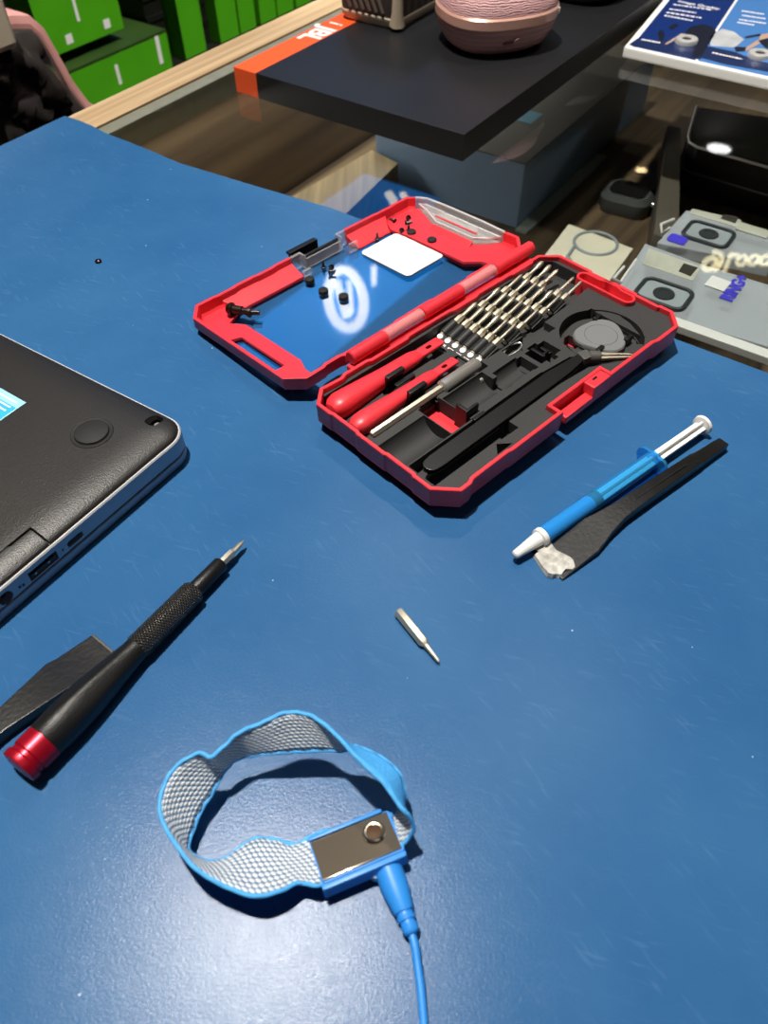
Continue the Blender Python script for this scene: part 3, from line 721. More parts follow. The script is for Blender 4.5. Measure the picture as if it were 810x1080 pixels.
# little black screws
def screw_mb():
    b = MB(); b.vlathe([(0, 1.5), (.3, 1.7), (1.0, 1.7), (1.3, 1.2), (1.35, .9), (1.35, .3)], seg=16); b.vlathe([(1.3, .8), (4.6, .75), (5, .2)], seg=10); return b
scr = {(398, 251, 0): 'small black screw standing head down on the left corner of the card', (417, 233.5, 1): 'tiny black screw lying against the red wall of the lid above the card',
       (431, 229.5, 2): 'black screw lying uppermost in the heap by the card', (427, 236, 3): 'black screw in the heap by the card, just below the uppermost one', (424, 243.5, 2): 'black screw lying at the left of the heap on the card edge', (431, 243, 0): 'black screw standing in the heap next to the rubber disc',
       (341, 280, 0): 'small dark screw standing left in the cluster by the latch', (350, 281, 2): 'small dark screw lying right in the cluster by the latch', (346, 287, 3): 'small dark screw lying lowest in the cluster by the latch'}
proto = None
for (px, py, pose), lab in scr.items():
    x, y = lidp(px, py)
    h = 1.6 if px > 380 else .95
    rot = Matrix.Identity(4) if pose == 0 else Matrix.Translation((0, 0, .0017)) @ Matrix.Rotation(R((0, 100, 215, 320)[pose]), 4, 'Z') @ Matrix.Rotation(R(84), 4, 'Y')
    Mx = LIDW @ Matrix.Translation((x/1000, y/1000, h/1000)) @ rot
    if proto is None: proto = obj('screw', screw_mb(), 'black', None, Mx); tag(proto, lab, 'screw', 'loose screws in the lid')
    else: dup(proto, Mx, lab)
x, y = lidp(244, 331)
b = MB(); b.lathe([(-1, 3.2), (0, 3.8), (1.6, 3.8), (2.2, 2.6), (7.6, 2.6), (8, 2.0), (12, 1.9)], Matrix.Translation((0, 0, 3.8)), 24); b.blob((-1.0, 0, 3.8), 1.6, 3.0, 3.0)
tag(obj('thumb_screw', b, mat('dark steel', '#4a443e', .3, .9), None, LIDW @ Matrix.Translation((x/1000, y/1000, .0024)) @ Matrix.Rotation(R(-62), 4, 'Z')), 'large dark steel screw in the left corner of the lid', 'screw')
x, y = lidp(262, 334)
b = MB(); b.lathe([(0, 2.2), (.8, 3.0), (2, 3.0), (2.4, 1.5), (7, 1.4)], Matrix.Translation((0, 0, 3.0)), 24); b.blob((0, 0, 3), 1.2, 2.3, 2.3)
tag(obj('screw', b, mat('dark steel', '#4a443e', .3, .9), None, LIDW @ Matrix.Translation((x/1000, y/1000, .0024)) @ Matrix.Rotation(R(-50), 4, 'Z')), 'second dark steel screw, beside the large one in the left lid corner', 'screw')

# ---------------------------------------------------------------- laptop, upside down
LAP = frame(-92.6, 272.4, 0, R(55.2))
lap = thing('laptop', 'black and silver laptop lying upside down on the blue mat', 'laptop', LAP)
LW, LD = 325, 226
def lap_out(ins, r=13.5): return [(x-.02*y, y) for x, y in rrect(-LD+ins, 2.2-ins, ins, LW-ins, max(r-ins, 3), 8)]
b = MB(); b.loft([r3(lap_out(1.2), .2), r3(lap_out(.2), .9), r3(lap_out(0), 2), r3(lap_out(0), 5.2), r3(lap_out(.4), 5.6)]); obj('screen_lid', b, 'silver', lap)
b = MB(); b.loft([r3(lap_out(1.5), 5.5), r3(lap_out(1.5), 6.3)]); obj('lid_gap', b, 'blackmatte', lap)
ports = []
ports.append(CB(-98.5, -83.5, -3, 6, 7.4, 12.6)); ports.append(CB(-78, -69.3, -3, 6, 8.2, 11.6, bevel=1.5))
c = MB(); c.lathe([(-6, 3.3), (3, 3.3)], Matrix.Translation((-110.5, 0, 10)) @ Matrix.Rotation(R(-90), 4, 'Z'), 20); ports.append(c)
b = MB(); b.loft([r3(lap_out(.6), 6.2), r3(lap_out(.1), 6.8), r3(lap_out(0), 8), r3(lap_out(0), 15.3), r3(lap_out(.8), 15.3)])
obj('base_shell', carve(b, ports, 'base_shell'), 'silver', lap)
b = MB(); b.loft([r3(lap_out(.02), 15.3), r3(lap_out(.5), 16.0), r3(lap_out(1.1), 16.0), r3(lap_out(1.2), 15.3)]); obj('glint_rim', b, mat('rim with painted glint', '#f4f4f6', .3, .5), lap)  # rim colour lightened to stand in for its bright reflection
b = MB(); b.box(-97.2, -84.8, .5, 5.8, 8.6, 10.2, bevel=.2); b.box(-98, -84, 4.5, 5.8, 7.6, 12.4); ob = obj('video_port', b, 'black', lap)
b = MB()
for x in (-95.2, -88.2): b.box(x-.5, x+.5, .2, 1.2, 9.0, 9.8)
obj('contact', b, 'nickel', ob)
b = MB(); b.box(-76.6, -70.6, .8, 5, 9.4, 10.3, bevel=.2); b.box(-78, -69.4, 4.6, 5.8, 8.3, 11.5); obj('charging_port', b, 'black', lap)
b = MB(); b.lathe([(.2, .5), (.5, .9), (5, .9)], Matrix.Translation((-110.5, 0, 10)) @ Matrix.Rotation(R(90), 4, 'Z'), 10); b.lathe([(4.5, 3.2), (5.8, 3.2)], Matrix.Translation((-110.5, 0, 10)) @ Matrix.Rotation(R(90), 4, 'Z'), 20); obj('power_jack', b, 'blackmatte', lap)
for q in ((-104.2, -103.2, 9, 10.6), (-102.6, -101.5, 8.6, 10), (-81.0, -80.3, 9.2, 10.8)):
    b = MB(); b.box(q[0], q[1], -.05, .05, q[2], q[3]); obj('port_mark', b, 'blackmatte', lap)
rings = []
for k in range(9):
    a = PI/2*k/8; rings.append(r3(lap_out(1.0+18*(1-math.cos(a)), 13.5), 15.6+4.75*math.sin(a)))
b = MB(); b.loft([r3(lap_out(1.2), 14)]+rings)
c = MB(); c.loft([r3(rrect(-10, -2.5, 13, 19.5, 2.4), 14.6), r3(rrect(-11, -1, 12.5, 20, 2.6), 30)])
c2 = MB(); pth = [(-83.8, -3, 17), (-83.8, 10, 18.2), (-85.6, 11.9, 19.3), (-118, 11.9, 19.3), (-119.5, 10, 18.2), (-119.5, -3, 17)]
c2.loft([[Vector((x-.0, y, z-1.3)) for x, y, z in ((-83.3, 0, 17), (-83.3, 12.4, 17), (-119.8, 12.4, 17), (-119.8, 0, 17))], [Vector((x, y, z)) for x, y, z in ((-83.3, 0, 30), (-83.3, 12.4, 30), (-119.8, 12.4, 30), (-119.8, 0, 30))]])
cov = carve(b, [c, c2], 'bottom_cover'); obj('bottom_cover', cov, 'cover', lap)
b = MB(); fr = []
for k in range(7):
    a = PI/2*k/6; y0 = 1.4+18*(1-math.cos(a)); fr.append((y0, 15.5+4.75*math.sin(a)))
fr = [q for q in fr if q[0] < 11.3]+[(11.7, 19.6)]
b.loft([[Vector((x, y, z)) for y, z in fr]+[Vector((x, 11.7, 15)), Vector((x, 1.4, 15))] for x in (-119.2, -84.0)], bevel=.4)
obj('port_flap', b, 'cover', lap)
b = MB(); b.box(-101, -95, 10.9, 12.2, 17, 19.7, bevel=.3); obj('flap_notch', b, 'blackmatte', lap)
b = MB(); b.lathe([(0, 1.9), (1, 1.9), (1.4, 1.4)], Matrix.Translation((-5.4, 16, 14.6)) @ Matrix.Rotation(R(-90), 4, 'Y'), 14); obj('corner_screw', b, 'chrome', lap)
b = MB(); b.vlathe([(19.4, 10.2), (20.7, 10.0), (20.9, 9.6), (20.6, 8.5), (20.6, 8.3), (21.6, 7.9), (21.9, 7.2), (22.0, .2)], -29.5, 33.5, 40); obj('rubber_foot', b, 'rubber', lap)
st = MB(); st.box(-90, -32.6, 76.5, 160, 20.4, 20.62); sk = obj('sticker', st, mat('pale blue sticker', '#9fdcf4', .3), lap)
st = MB(); st.box(-88, -38, 77.4, 158, 20.62, 20.68); st2 = obj('sticker_print', st, mat('blue sticker print', '#3fb4ea', .3), sk)
b = MB()
for k, (x, w) in enumerate(((-35.4, 56), (-39.2, 48), (-42.0, 30))): b.box(x-.45, x+.45, 80, 80+w, 20.68, 20.72)
b.prism(rrect(-56, -46, 82.5, 93, 4, 5), 20.68, 20.72); b.box(-60, -58, 80, 130, 20.68, 20.72)
obj('sticker_text', b, 'lettering', sk)

# ---------------------------------------------------------------- precision driver, pry tools, syringe, loose bit
def lay(x0, y0, z0, x1, y1, z1):
    d = Vector((x1-x0, y1-y0, z1-z0)); a = math.atan2(d.y, d.x); e = math.asin(d.z/d.length)
    return Matrix.Translation((x0/1000, y0/1000, z0/1000)) @ Matrix.Rotation(a, 4, 'Z') @ Matrix.Rotation(-e, 4, 'Y')
drv = thing('precision_screwdriver', 'black precision screwdriver with knurled grip and red end cap', 'screwdriver', lay(-131.2, 110.5, 7.7, -62.0, 214.0, 4.6))
b = MB(); b.lathe([(0, 5.0), (.2, 6.6), (.4, 7.3), (1.2, 7.6), (3.2, 7.6), (3.8, 6.9), (5.2, 6.9), (5.8, 7.5), (12.3, 7.5)], None, 40); b.lathe([(-.1, 4.8), (.25, 4.6)], None, 24); obj('end_cap', b, 'redmetal', drv)
b = MB(); rings = []
for s, rr, fl in ((12.2, 7.3, 0), (13, 7.6, 0), (22, 7.9, .2), (32, 7.5, .8), (42, 6.5, .8), (50, 5.7, .4), (56, 5.2, 0), (58.6, 5.1, 0)):
    ring = []
    for k in range(48):
        a = 2*PI*k/48; q = rr
        if fl:
            ph = ((a+PI/6) % (PI/3))-PI/6; q = rr*(1-fl)+fl*rr*.94/max(math.cos(ph), .9)
        ring.append(Vector((s, q*math.cos(a), q*math.sin(a))))
    rings.append(ring)
b.loft(rings); obj('handle', b, 'handle', drv)
# knurled grip with uv in mm
bm = bmesh.new(); uvl = bm.loops.layers.uv.new('UVMap'); SG = 40
prof = [(58.6, 4.9), (59.2, 5.5), (91, 5.3), (92.2, 4.6), (92.2, 3.0)]
vv = [[bm.verts.new(Vector((s, r*math.cos(2*PI*k/SG), r*math.sin(2*PI*k/SG)))/1000) for k in range(SG)] for s, r in prof]
for i in range(len(prof)-1):
    for k in range(SG):
        f = bm.faces.new((vv[i][k], vv[i][(k+1) % SG], vv[i+1][(k+1) % SG], vv[i+1][k])); f.smooth = True
        for lp, (ii, kk) in zip(f.loops, ((i, k), (i, k+1), (i+1, k+1), (i+1, k))): lp[uvl].uv = (prof[ii][0], kk/SG*2*PI*5.4)
bmesh.ops.recalc_face_normals(bm, faces=bm.faces)
me = bpy.data.meshes.new('knurled_grip'); bm.to_mesh(me); bm.free(); obj('knurled_grip', me, 'knurl', drv)
b = MB(); b.lathe([(91.5, 3.2), (92.4, 3.6), (108.5, 3.5), (109.3, 3.0), (109.3, 1.9)], None, 24); obj('bit_collar', b, 'handle', drv)
b = MB(); b.lathe([(109, 1.95), (116.2, 1.95), (117, 1.5)], None, 6); b.lathe([(116.8, 1.4), (118.2, 1.15), (121.5, 1.2), (124.4, .3)], None, 8); obj('bit', b, 'nickel', drv)

def rectloft(st, bev=.5):
    rings = []
    for s, y0, y1, z0, z1 in st:
        rings.append([Vector((s, y0, z0)), Vector((s, y1, z0)), Vector((s, y1, z1)), Vector((s, y0, z1))])
    b = MB(); b.loft(rings, bevel=bev); return b
# left one, half under the driver
a0 = R(51.2)
lt = thing('pry_bar', 'flat black pry bar lying beneath the precision screwdriver', 'pry tool', frame(-114.6, 165.4, 0, a0))
obj('bar', rectloft([(0, -7, 6.6, .1, 1.0), (-5, -7.2, 6.8, .1, 1.6), (-17, -8.0, 8.0, .1, 2.6), (-21, -7.8, 8.0, .1, 4.4), (-47, -4.4, 4.6, .1, 6.6), (-60, -4.0, 4.0, .1, 6.8), (-125, -3.4, 3.4, .1, 6)], .35), 'tool', lt)
b = MB(); b.loft([[Vector((-1.2, -6.6, 1.2)), Vector((-1.2, 6.2, 1.2)), Vector((-.2, 6.0, 1.2)), Vector((-.2, -6.4, 1.2))], [Vector((-1.2, -6.6, 1.35)), Vector((-1.2, 6.2, 1.35)), Vector((-.3, 6.0, 1.3)), Vector((-.3, -6.4, 1.3))]]); obj('blade_edge', b, 'darkgrey', lt)
# right one with dried paste on its blade
rtool = thing('pry_bar', 'flat black pry bar with dried white paste on its blade, beside the syringe', 'pry tool', frame(167.3, 271.0, 0, R(36.1)+PI))
obj('bar', rectloft([(0, -2.6, 2.6, .1, 4.4), (1, -2.9, 2.9, .1, 5.0), (20, -3.4, 3.4, .1, 5.6), (22, -3.6, 3.6, .1, 6.4), (60, -4.1, 4.1, .1, 6.8), (76, -4.6, 4.6, .1, 6.4), (86, -6.2, 6.2, .1, 5.0), (98, -9.2, 9.2, .1, 3.6), (112, -9.6, 9.6, .1, 2.2), (120, -9.6, 9.6, .1, 1.5)], .35), 'tool', rtool)
b = MB(); b.box(30, 66, -.5, .5, 6.5, 7.0, bevel=.2); obj('rib', b, 'tool', rtool)
bm = bmesh.new()
b = MB(); pts = []
ring0 = []; ring1 = []; ring2 = []
for i in range(28):
    a = 2*PI*i/28; q = 1+.16*math.sin(3*a+1)+.1*math.sin(7*a)
    x = 116+6.4*q*math.copysign(abs(math.cos(a))**.7, math.cos(a)); y = 9.3*min(q, 1.03)*math.copysign(abs(math.sin(a))**.5, math.sin(a))
    ring0.append(Vector((x, y, .3 if x > 120 else 1.2))); ring1.append(Vector((116+(x-116)*.93, y*.95, 2.6+.4*math.sin(5*a)))); ring2.append(Vector((116+(x-116)*.5, y*.5, 3.0+.4*math.sin(4*a))))
b.loft([ring0, ring1, ring2]); obj('dried_paste', b, 'paste', rtool)
# syringe
syr = thing('syringe', 'light blue paste syringe with white cap and plunger on the mat', 'syringe', lay(56.0, 203.0, 4.7, 159.8, 282.0, 5.4))
b = MB(); b.lathe([(0, 1.0), (.4, 1.7), (1.2, 2.0), (14, 3.2), (15, 3.3), (15.2, 4.3), (17.6, 4.4), (17.8, 3.2)], None, 24); obj('tip_cap', b, 'white', syr)
b = MB(); b.lathe([(17.6, 3.6), (18.4, 4.4), (92, 4.4), (93, 4.3)], None, 32, cap0=False, cap1=False); bar = obj('barrel', b, 'syringe', syr)
b = MB(); b.prism(rrect(-8.6, 8.6, -4.6, 4.6, 4.2, 6), 90.2, 92.0, Matrix.Rotation(PI/2, 4, 'Y') @ Matrix.Rotation(PI/2, 4, 'Z'), .3); obj('finger_flange', b, 'syringe', bar)
b = MB(); b.lathe([(18.2, 3.9), (47.8, 3.9)], None, 24); obj('blue_paste', b, 'gel', syr)
b = MB(); b.lathe([(47.9, 3.9), (48.3, 4.2), (49.2, 4.2), (49.6, 3.6), (51.4, 3.6), (51.8, 4.2), (52.8, 4.2), (53.2, 3.4)], None, 24); obj('plunger_seal', b, 'seal', syr)
b = MB(); b.box(53, 129, -3.1, 3.1, -.6, .6, bevel=.2); b.box(53, 129, -.6, .6, -3.1, 3.1, bevel=.2); b.lathe([(128, 3.4), (128.4, 5.0), (130, 5.2), (130.6, 4.6), (131, 2.0)], None, 28); obj('plunger', b, 'white', syr)
# loose bit
b = MB(); b.lathe([(0, 1.8), (.7, 2.3), (18, 2.3), (19.4, 1.3), (20, 1.1), (27.8, .7), (28.6, .3)], None, 6)
tag(obj('screwdriver_bit', b, 'nickel', None, lay(5.2, 177.4, 2.1, 20.6, 153.6, 2.1)), 'loose steel screwdriver bit lying alone on the blue mat', 'screwdriver bit')
b = MB(); b.vlathe([(0, 1.7), (.4, 2.2), (1.0, 2.1), (1.6, 1.5), (1.9, .7), (2.0, .2)], seg=20); b.vlathe([(.3, .9), (0, .9)], seg=8)
tag(obj('screw', b, mat('dark screw steel', '#3a3034', .25, .8), None, frame(-179.2, 444.9, .05)), 'tiny dark screw alone on the mat above the laptop', 'screw')

# ---------------------------------------------------------------- wrist strap with cord
strap = thing('wrist_strap', 'light blue antistatic wrist strap with steel buckle, plug and lead on the mat', 'wrist strap', frame(-35, 88, 0))
OFF = Vector((-35, 88, 0))
Z3 = lambda q: (150+q[0]*.3827, 730+q[1]*.3827)
ST = [((520, 516), 8.8, (512, 380), 5.6),  # outer-edge pixel, height; inner-edge pixel, height (crop coordinates)
 ((478, 533), 9.6, (472, 395), 6.6), ((430, 525), 9.5, (420, 420), 6.5), ((380, 548), 12, (370, 408), 4), ((310, 562), 14, (310, 405), 2.5), ((240, 540), 15, (262, 435), 2.5), ((190, 515), 16, (222, 462), 4),
 ((140, 480), 17, (172, 466), 6), ((100, 430), 18, (136, 446), 7), ((65, 375), 19, (126, 425), 7), ((48, 320), 20, (138, 385), 7), ((60, 260), 21, (160, 330), 8), ((85, 215), 22, (185, 290), 9), ((120, 185), 23, (205, 255), 10),
 ((160, 168), 24, (222, 225), 11), ((190, 178), 24, (238, 205), 12), ((230, 145), 25, (262, 184), 13), ((270, 110), 27, (310, 173), 14), ((330, 85), 28, (370, 167), 15), ((390, 58), 29, (430, 163), 15.5), ((450, 60), 29, (500, 160), 16),
 ((490, 80), 29, (545, 161), 16.5), ((535, 118), 29, (588, 156), 18), ((575, 163), 28, (590, 150), 20), ((625, 212), 27, (655, 178), 19), ((665, 250), 26, (706, 222), 18), ((692, 288), 25, (720, 270), 16), ((715, 320), 24, (722, 300), 13), ((738, 345), 21, (712, 318), 10), ((748, 375), 16, (696, 330), 8.5), ((735, 400), 12, (690, 340), 8.5), ((712, 424), 10, (688, 330), 8.8)]
A = [at(*Z3(s[0]), s[1])-OFF for s in ST]; B = [at(*Z3(s[2]), s[3])-OFF for s in ST]
def catmull(P, n=5):
    out = []
    for i in range(len(P)-1):
        p0, p1, p2, p3 = P[max(i-1, 0)], P[i], P[i+1], P[min(i+2, len(P)-1)]
        for k in range(n):
            t = k/n
            out.append(.5*((2*p1)+(p2-p0)*t+(2*p0-5*p1+4*p2-p3)*t*t+(3*p1-p0-3*p2+p3)*t**3))
    out.append(P[-1]); return out
A = catmull(A); B = catmull(B)
bm = bmesh.new(); uvl = bm.loops.layers.uv.new('UVMap'); NC = 6
grid = []; us = [0]; TH_ = .5
for i in range(1, len(A)): us.append(us[-1]+((A[i]+B[i])/2-(A[i-1]+B[i-1])/2).length)
nrmv = []
for i in range(len(A)):
    tg = ((A[min(i+1, len(A)-1)]+B[min(i+1, len(A)-1)])-(A[max(i-1, 0)]+B[max(i-1, 0)])); n = tg.cross(A[i]-B[i]); nrmv.append(n.normalized() if n.length > 1e-6 else Vector((0, 0, 1)))
for side in (0, 1):
    g = []
    for i in range(len(A)):
        row = []
        for k in range(NC+1):
            t = k/NC; p = B[i].lerp(A[i], t)+nrmv[i]*(TH_*(1 if side == 0 else -1))
            row.append(bm.verts.new(p/1000))
        g.append(row)
    grid.append(g)
def fc(vs, uvs, mi):
    f = bm.faces.new(vs); f.smooth = True; f.material_index = mi
    for lp, u in zip(f.loops, uvs): lp[uvl].uv = u
for side in (0, 1):
    g = grid[side]
    for i in range(len(A)-1):
        for k in range(NC):
            q = [(i, k), (i+1, k), (i+1, k+1), (i, k+1)]
            fc([g[a][c] for a, c in q], [(us[a], c/NC*18) for a, c in q], side)
for i in range(len(A)-1):
    for k in (0, NC):
        fc([grid[0][i][k], grid[1][i][k], grid[1][i+1][k], grid[0][i+1][k]], [(0, 0)]*4, 1)
for i in (0, len(A)-1):
    for k in range(NC):
        fc([grid[0][i][k], grid[0][i][k+1], grid[1][i][k+1], grid[1][i][k]], [(0, 0)]*4, 1)
bmesh.ops.recalc_face_normals(bm, faces=bm.faces)
me = bpy.data.meshes.new('band'); bm.to_mesh(me); bm.free()
band = obj('band', me, ['weave', 'bluefabric'], strap)
for P, in ((A,), (B,)):
    b = MB(); n = len(P)
    b.tube([P[i]+Vector((0, 0, .25*math.sin(us[i]*1.1))) for i in range(n)], .75, 8); obj('edge_piping', b, 'bluefabric', band)
# buckle
pTL, pTR, pBR, pBL = at(330, 882, 10)-OFF, at(411, 850, 10)-OFF, at(418, 895, 10)-OFF, at(336, 930, 10)-OFF
ex = (((pTR-pTL)+(pBR-pBL))/2); W_ = ex.length; ex.normalize(); ey = Vector((-ex.y, ex.x, 0)); cen = (pTL+pTR+pBR+pBL)/4
H_ = ((pTL-pBL).dot(ey)+(pTR-pBR).dot(ey))/2
BK = Matrix((ex, ey, Vector((0, 0, 1)))).transposed().to_4x4(); BK.translation = Vector((cen.x, cen.y, 0))/1000
BK = Matrix.Translation((0, 0, 0)) @ BK
BK2 = BK @ Matrix.Translation((0, 0, .0098)) @ Matrix.Rotation(R(-11), 4, 'X')
hw, hh = W_/2, H_/2
b = MB(); b.prism(rrect(-hw-.4, hw+1.0, -hh-1.5, hh-.2, 1.2, 3), -6.5, -.5, None, .6); b.box(-hw-.4, hw-1.5, hh-.9, hh+.5, -4.5, 1.2, bevel=.5); b.box(-hw-1, hw+1, -hh-3.2, -hh-.4, -7.4, -1.2, bevel=.9)
bk = obj('buckle_body', b, 'blueplastic', strap, BK2)
b = MB(); b.box(-hw, hw, -hh-.2, hh-1.0, -.5, .15, bevel=.1); b.box(-hw, hw, -hh-.9, -hh-.1, -1.0, .35, bevel=.25); pl = obj('steel_plate', b, 'steel', strap, BK2)
b = MB(); b.vlathe([(.1, 4.1), (.5, 3.9), (.9, 3.6), (1.2, 3.1), (1.1, 2.6), (.4, 2.4), (.4, .2)], hw*.52, .6, 32); obj('snap_stud', b, mat('snap metal', '#d9c9ae', .25, 1), pl, Matrix.Translation((0, 0, 0)))
b = MB(); b.vlathe([(.35, 2.4), (.6, 2.3), (.7, .2)], hw*.52, .6, 24); obj('snap_socket', b, mat('bronze', '#4a3522', .5, .6), pl)
b = MB(); b.vlathe([(-9.5, 2.4), (-7, 2.8), (-6, 2.8)], 3.5, -hh-1.2, 16); obj('strap_screw', b, mat('pale steel', '#9fb4c4', .35, .8), strap, BK2)
# plug and lead
p0, p1 = at(412, 924, 4.6)-OFF, at(435, 986, 4.2)-OFF
L = (p1-p0).length
d = (p1-p0).normalized()
PM = Matrix.Translation(p0/1000) @ Vector((1, 0, 0)).rotation_difference(d).to_matrix().to_4x4()
PMm = PM.copy(); PMm.translation = p0
b = MB(); b.lathe([(-5, 3.8), (-4.4, 4.7), (4, 4.6), (L*.55, 3.6), (L*.62, 3.3), (L*.63, 2.7), (L*.68, 2.7), (L*.69, 3.2), (L*.76, 3.0), (L*.77, 2.4), (L*.82, 2.4), (L*.83, 2.9), (L*.93, 2.7), (L*.97, 2.4), (L, 1.6)], PMm, 24)
obj('plug', b, 'blueplastic', strap)
cpts = [p1-d*3]+[at(x, y, z)-OFF for x, y, z in ((437, 995, 4.2), (440, 1015, 3.6), (444, 1045, 3), (447, 1080, 2.2), (449, 1120, 1.6), (449, 1180, 1.4), (440, 1300, 1.4))]
b = MB(); b.tube(catmull([Vector(p) for p in cpts], 4), 1.35, 12); obj('cord', b, 'blueplastic', strap)

# ---------------------------------------------------------------- on the glass: speaker board, speakers, demo board
bc = at(489.6, 142, 18)
BA = R(54.2)
brd = thing('speaker_display_board', 'black speaker display board with an orange end band on the glass', 'display board', frame(bc.x, bc.y, -2, BA))
WB = (at(233, 77, 18)-bc).length; OB = 24.5
b = MB(); b.box(0, 420, 0, WB-OB, 0, 20, bevel=.5); obj('board', b, 'boardblack', brd)
b = MB(); b.box(0, 420, WB-OB+.02, WB, 0, 20, bevel=.5); ob = obj('orange_band', b, 'orange', brd)
binv = brd.matrix_world.inverted()
def bl(px, py, z=18):
    q = binv @ (at(px, py, z)/1000); return q.x*1000, q.y*1000
tx0, ty0 = bl(334, 31)
me = text_mesh('JBL', 28, .05, .85, .95)
t_ = obj('logo_lettering', me, 'lettering', ob, Matrix.Translation((tx0/1000-.008, (WB-OB/2)/1000, .0201)) @ Matrix.Rotation(PI, 4, 'Z') @ Matrix.Diagonal((1.0, .95, 1, 1)))
b = MB(); b.box(tx0+19, tx0+22, WB-OB/2-3, WB-OB/2+7, 20, 20.1); b.box(tx0+19, tx0+22, WB-OB/2-7, WB-OB/2-4.5, 20, 20.1); obj('logo_mark', b, 'lettering', ob)

def on_board(px, py, z=18): return at(px, py, z)
# pink speaker
pl_, pr_ = at(464, 30, 42), at(587, 12, 42)
pc = (pl_+pr_)/2; front = at(505, 56, 18)
ang = math.atan2(pr_.y-pl_.y, pr_.x-pl_.x); hwid = (pr_-pl_).length/2*.95
pk = thing('bluetooth_speaker', 'pink oval mesh speaker with a rose gold band on the black board', 'speaker', frame(pc.x, pc.y+24, 18.1, ang))
def oval(rx, ry, z, n=56, e=.8):
    return [Vector((rx*math.copysign(abs(math.cos(2*PI*k/n))**e, math.cos(2*PI*k/n)), ry*math.copysign(abs(math.sin(2*PI*k/n))**e, math.sin(2*PI*k/n)), z)) for k in range(n)]
dep = 46
b = MB(); b.loft([oval(hwid*.70, dep*.66, 0), oval(hwid*.82, dep*.80, 4), oval(hwid*.93, dep*.93, 13), oval(hwid*.98, dep*.98, 21), oval(hwid*.98, dep*.98, 23)]); obj('lower_shell', b, 'pinkbase', pk)
b = MB(); b.loft([oval(hwid*.97, dep*.97, 22), oval(hwid*1.0, dep*1.0, 23.5), oval(hwid*1.0, dep*1.0, 30), oval(hwid*.97, dep*.97, 31.5)]); bd = obj('band', b, 'pinkgold', pk)
b = MB(); b.box(hwid*.80-4, hwid*.80+4, -dep*.66, -dep*.56, 24.5, 29.5, bevel=1); obj('button', b, 'white', bd)
b = MB(); b.loft([oval(hwid*.965, dep*.965, 31)]+[oval(hwid*(.97*math.cos(a)**.6), dep*.97*math.cos(a)**.6, 31+27*math.sin(a)) for a in [R(x) for x in (5, 15, 28, 42, 56, 70, 82)]]); obj('mesh_cover', b, 'pink', pk)
b = MB(); b.tube([(-hwid*.25, -dep*.93, 12), (-hwid*.08, -dep*.95, 12.5), (-hwid*.05, -dep*.97, 15), (hwid*.02, -dep*.975, 15.5)], .9, 6); obj('port_cover_line', b, mat('dusky pink seam', '#8b5f60', .5), pk)
# grey boxy speaker
gc = at(420, 31, 22); gl = at(356, 16, 22); gr = at(466, 17, 22)
e1 = (gl-gc); e1.z = 0; g1 = e1.length; e2 = gr-gc; e2.z = 0; g2 = e2.length
a1 = math.atan2(e1.y, e1.x)
gs = thing('portable_speaker', 'dark grey ribbed speaker with taupe trim on the black board', 'speaker', frame(gc.x, gc.y+5, 18.1, a1-PI/2))
wx, wy = 76, g1
b = MB(); b.loft([r3(rrect(3, wx-3, 3, wy-3, 9, 5), 0), r3(rrect(0, wx, 0, wy, 10, 5), 5), r3(rrect(-.3, wx+.3, -.3, wy+.3, 10, 5), 8), r3(rrect(1, wx-1, 1, wy-1, 10, 5), 10)]); obj('base_trim', b, 'tan', gs)
b = MB(); b.loft([r3(rrect(.4, wx-.4, .4, wy-.4, 10, 5), 9), r3(rrect(-1, wx+1, -1, wy+1, 10, 5), 28), r3(rrect(2, wx-2, 2, wy-2, 10, 5), 62), r3(rrect(8, wx-8, 8, wy-8, 10, 5), 70)]); gb = obj('fabric_body', b, 'greyfab', gs)
for k in range(6):
    y = 16+k*(wy-24)/6
    b = MB(); b.tube([(-.2, y, 12), (-1.2, y+7, 28), (0, y+12, 44)], 1.7, 8); obj('rib', b, mat('rib grey', '#554a44', .6), gb)
b = MB(); b.tube([(3.2, 3.2, 4), (2.2, 2.2, 14), (1.8, 1.8, 26), (3.2, 3.2, 46), (5, 5, 62)], [7, 5, 4.6, 4.6, 4], 12); obj('corner_trim', b, 'tan', gs)
# black speaker behind
kc = at(628, 2, 18)
ks = thing('portable_speaker', 'black rounded speaker at the rear of the display board', 'speaker', frame(kc.x-5, kc.y+32, 18.1, BA))
b = MB(); b.loft([oval(38, 34, 0), oval(44, 40, 5), oval(47, 43, 16), oval(46, 42, 40), oval(36, 32, 52)]); obj('body', b, 'blackmatte', ks)
b = MB(); b.tube([v for v in oval(47.2, 43.2, 16)], .8, 6, closed=True); obj('seam_ring', b, 'darkgrey', ks)

# white demo board with two printed panels
tcn = at(658, 49.4, 11); tA = math.atan2(at(699, 0, 11).y-tcn.y, at(699, 0, 11).x-tcn.x)
tf = at(810, 83, 11)-tcn
DA = math.atan2(tf.y, tf.x)
dm = thing('demo_board', 'white demo board with two blue action camera pictures and steel rings', 'demo board', frame(tcn.x, tcn.y, -2, DA))
dinv = dm.matrix_world.inverted()
def dl(px, py, z=11.2):
    q = dinv @ (at(px, py, z)/1000); return q.x*1000, q.y*1000
kx, ky = dl(699, 0); kx /= ky
b = MB(); b.prism([(0, 0), (230, 0), (230+kx*210, 210), (kx*210, 210)], 4.5, 13, None, 1.6); obj('board', b, 'white', dm)
for fx, fy in ((24, 24), (206, 24), (24+kx*180, 190), (200+kx*180, 190)):
    b = MB(); b.vlathe([(0, 7), (4.6, 8)], fx, fy, 20); obj('foot', b, 'rubber', dm)
pa = [dl(668, 48), dl(733, 61.5), dl(776, 8), dl(779, 0)]
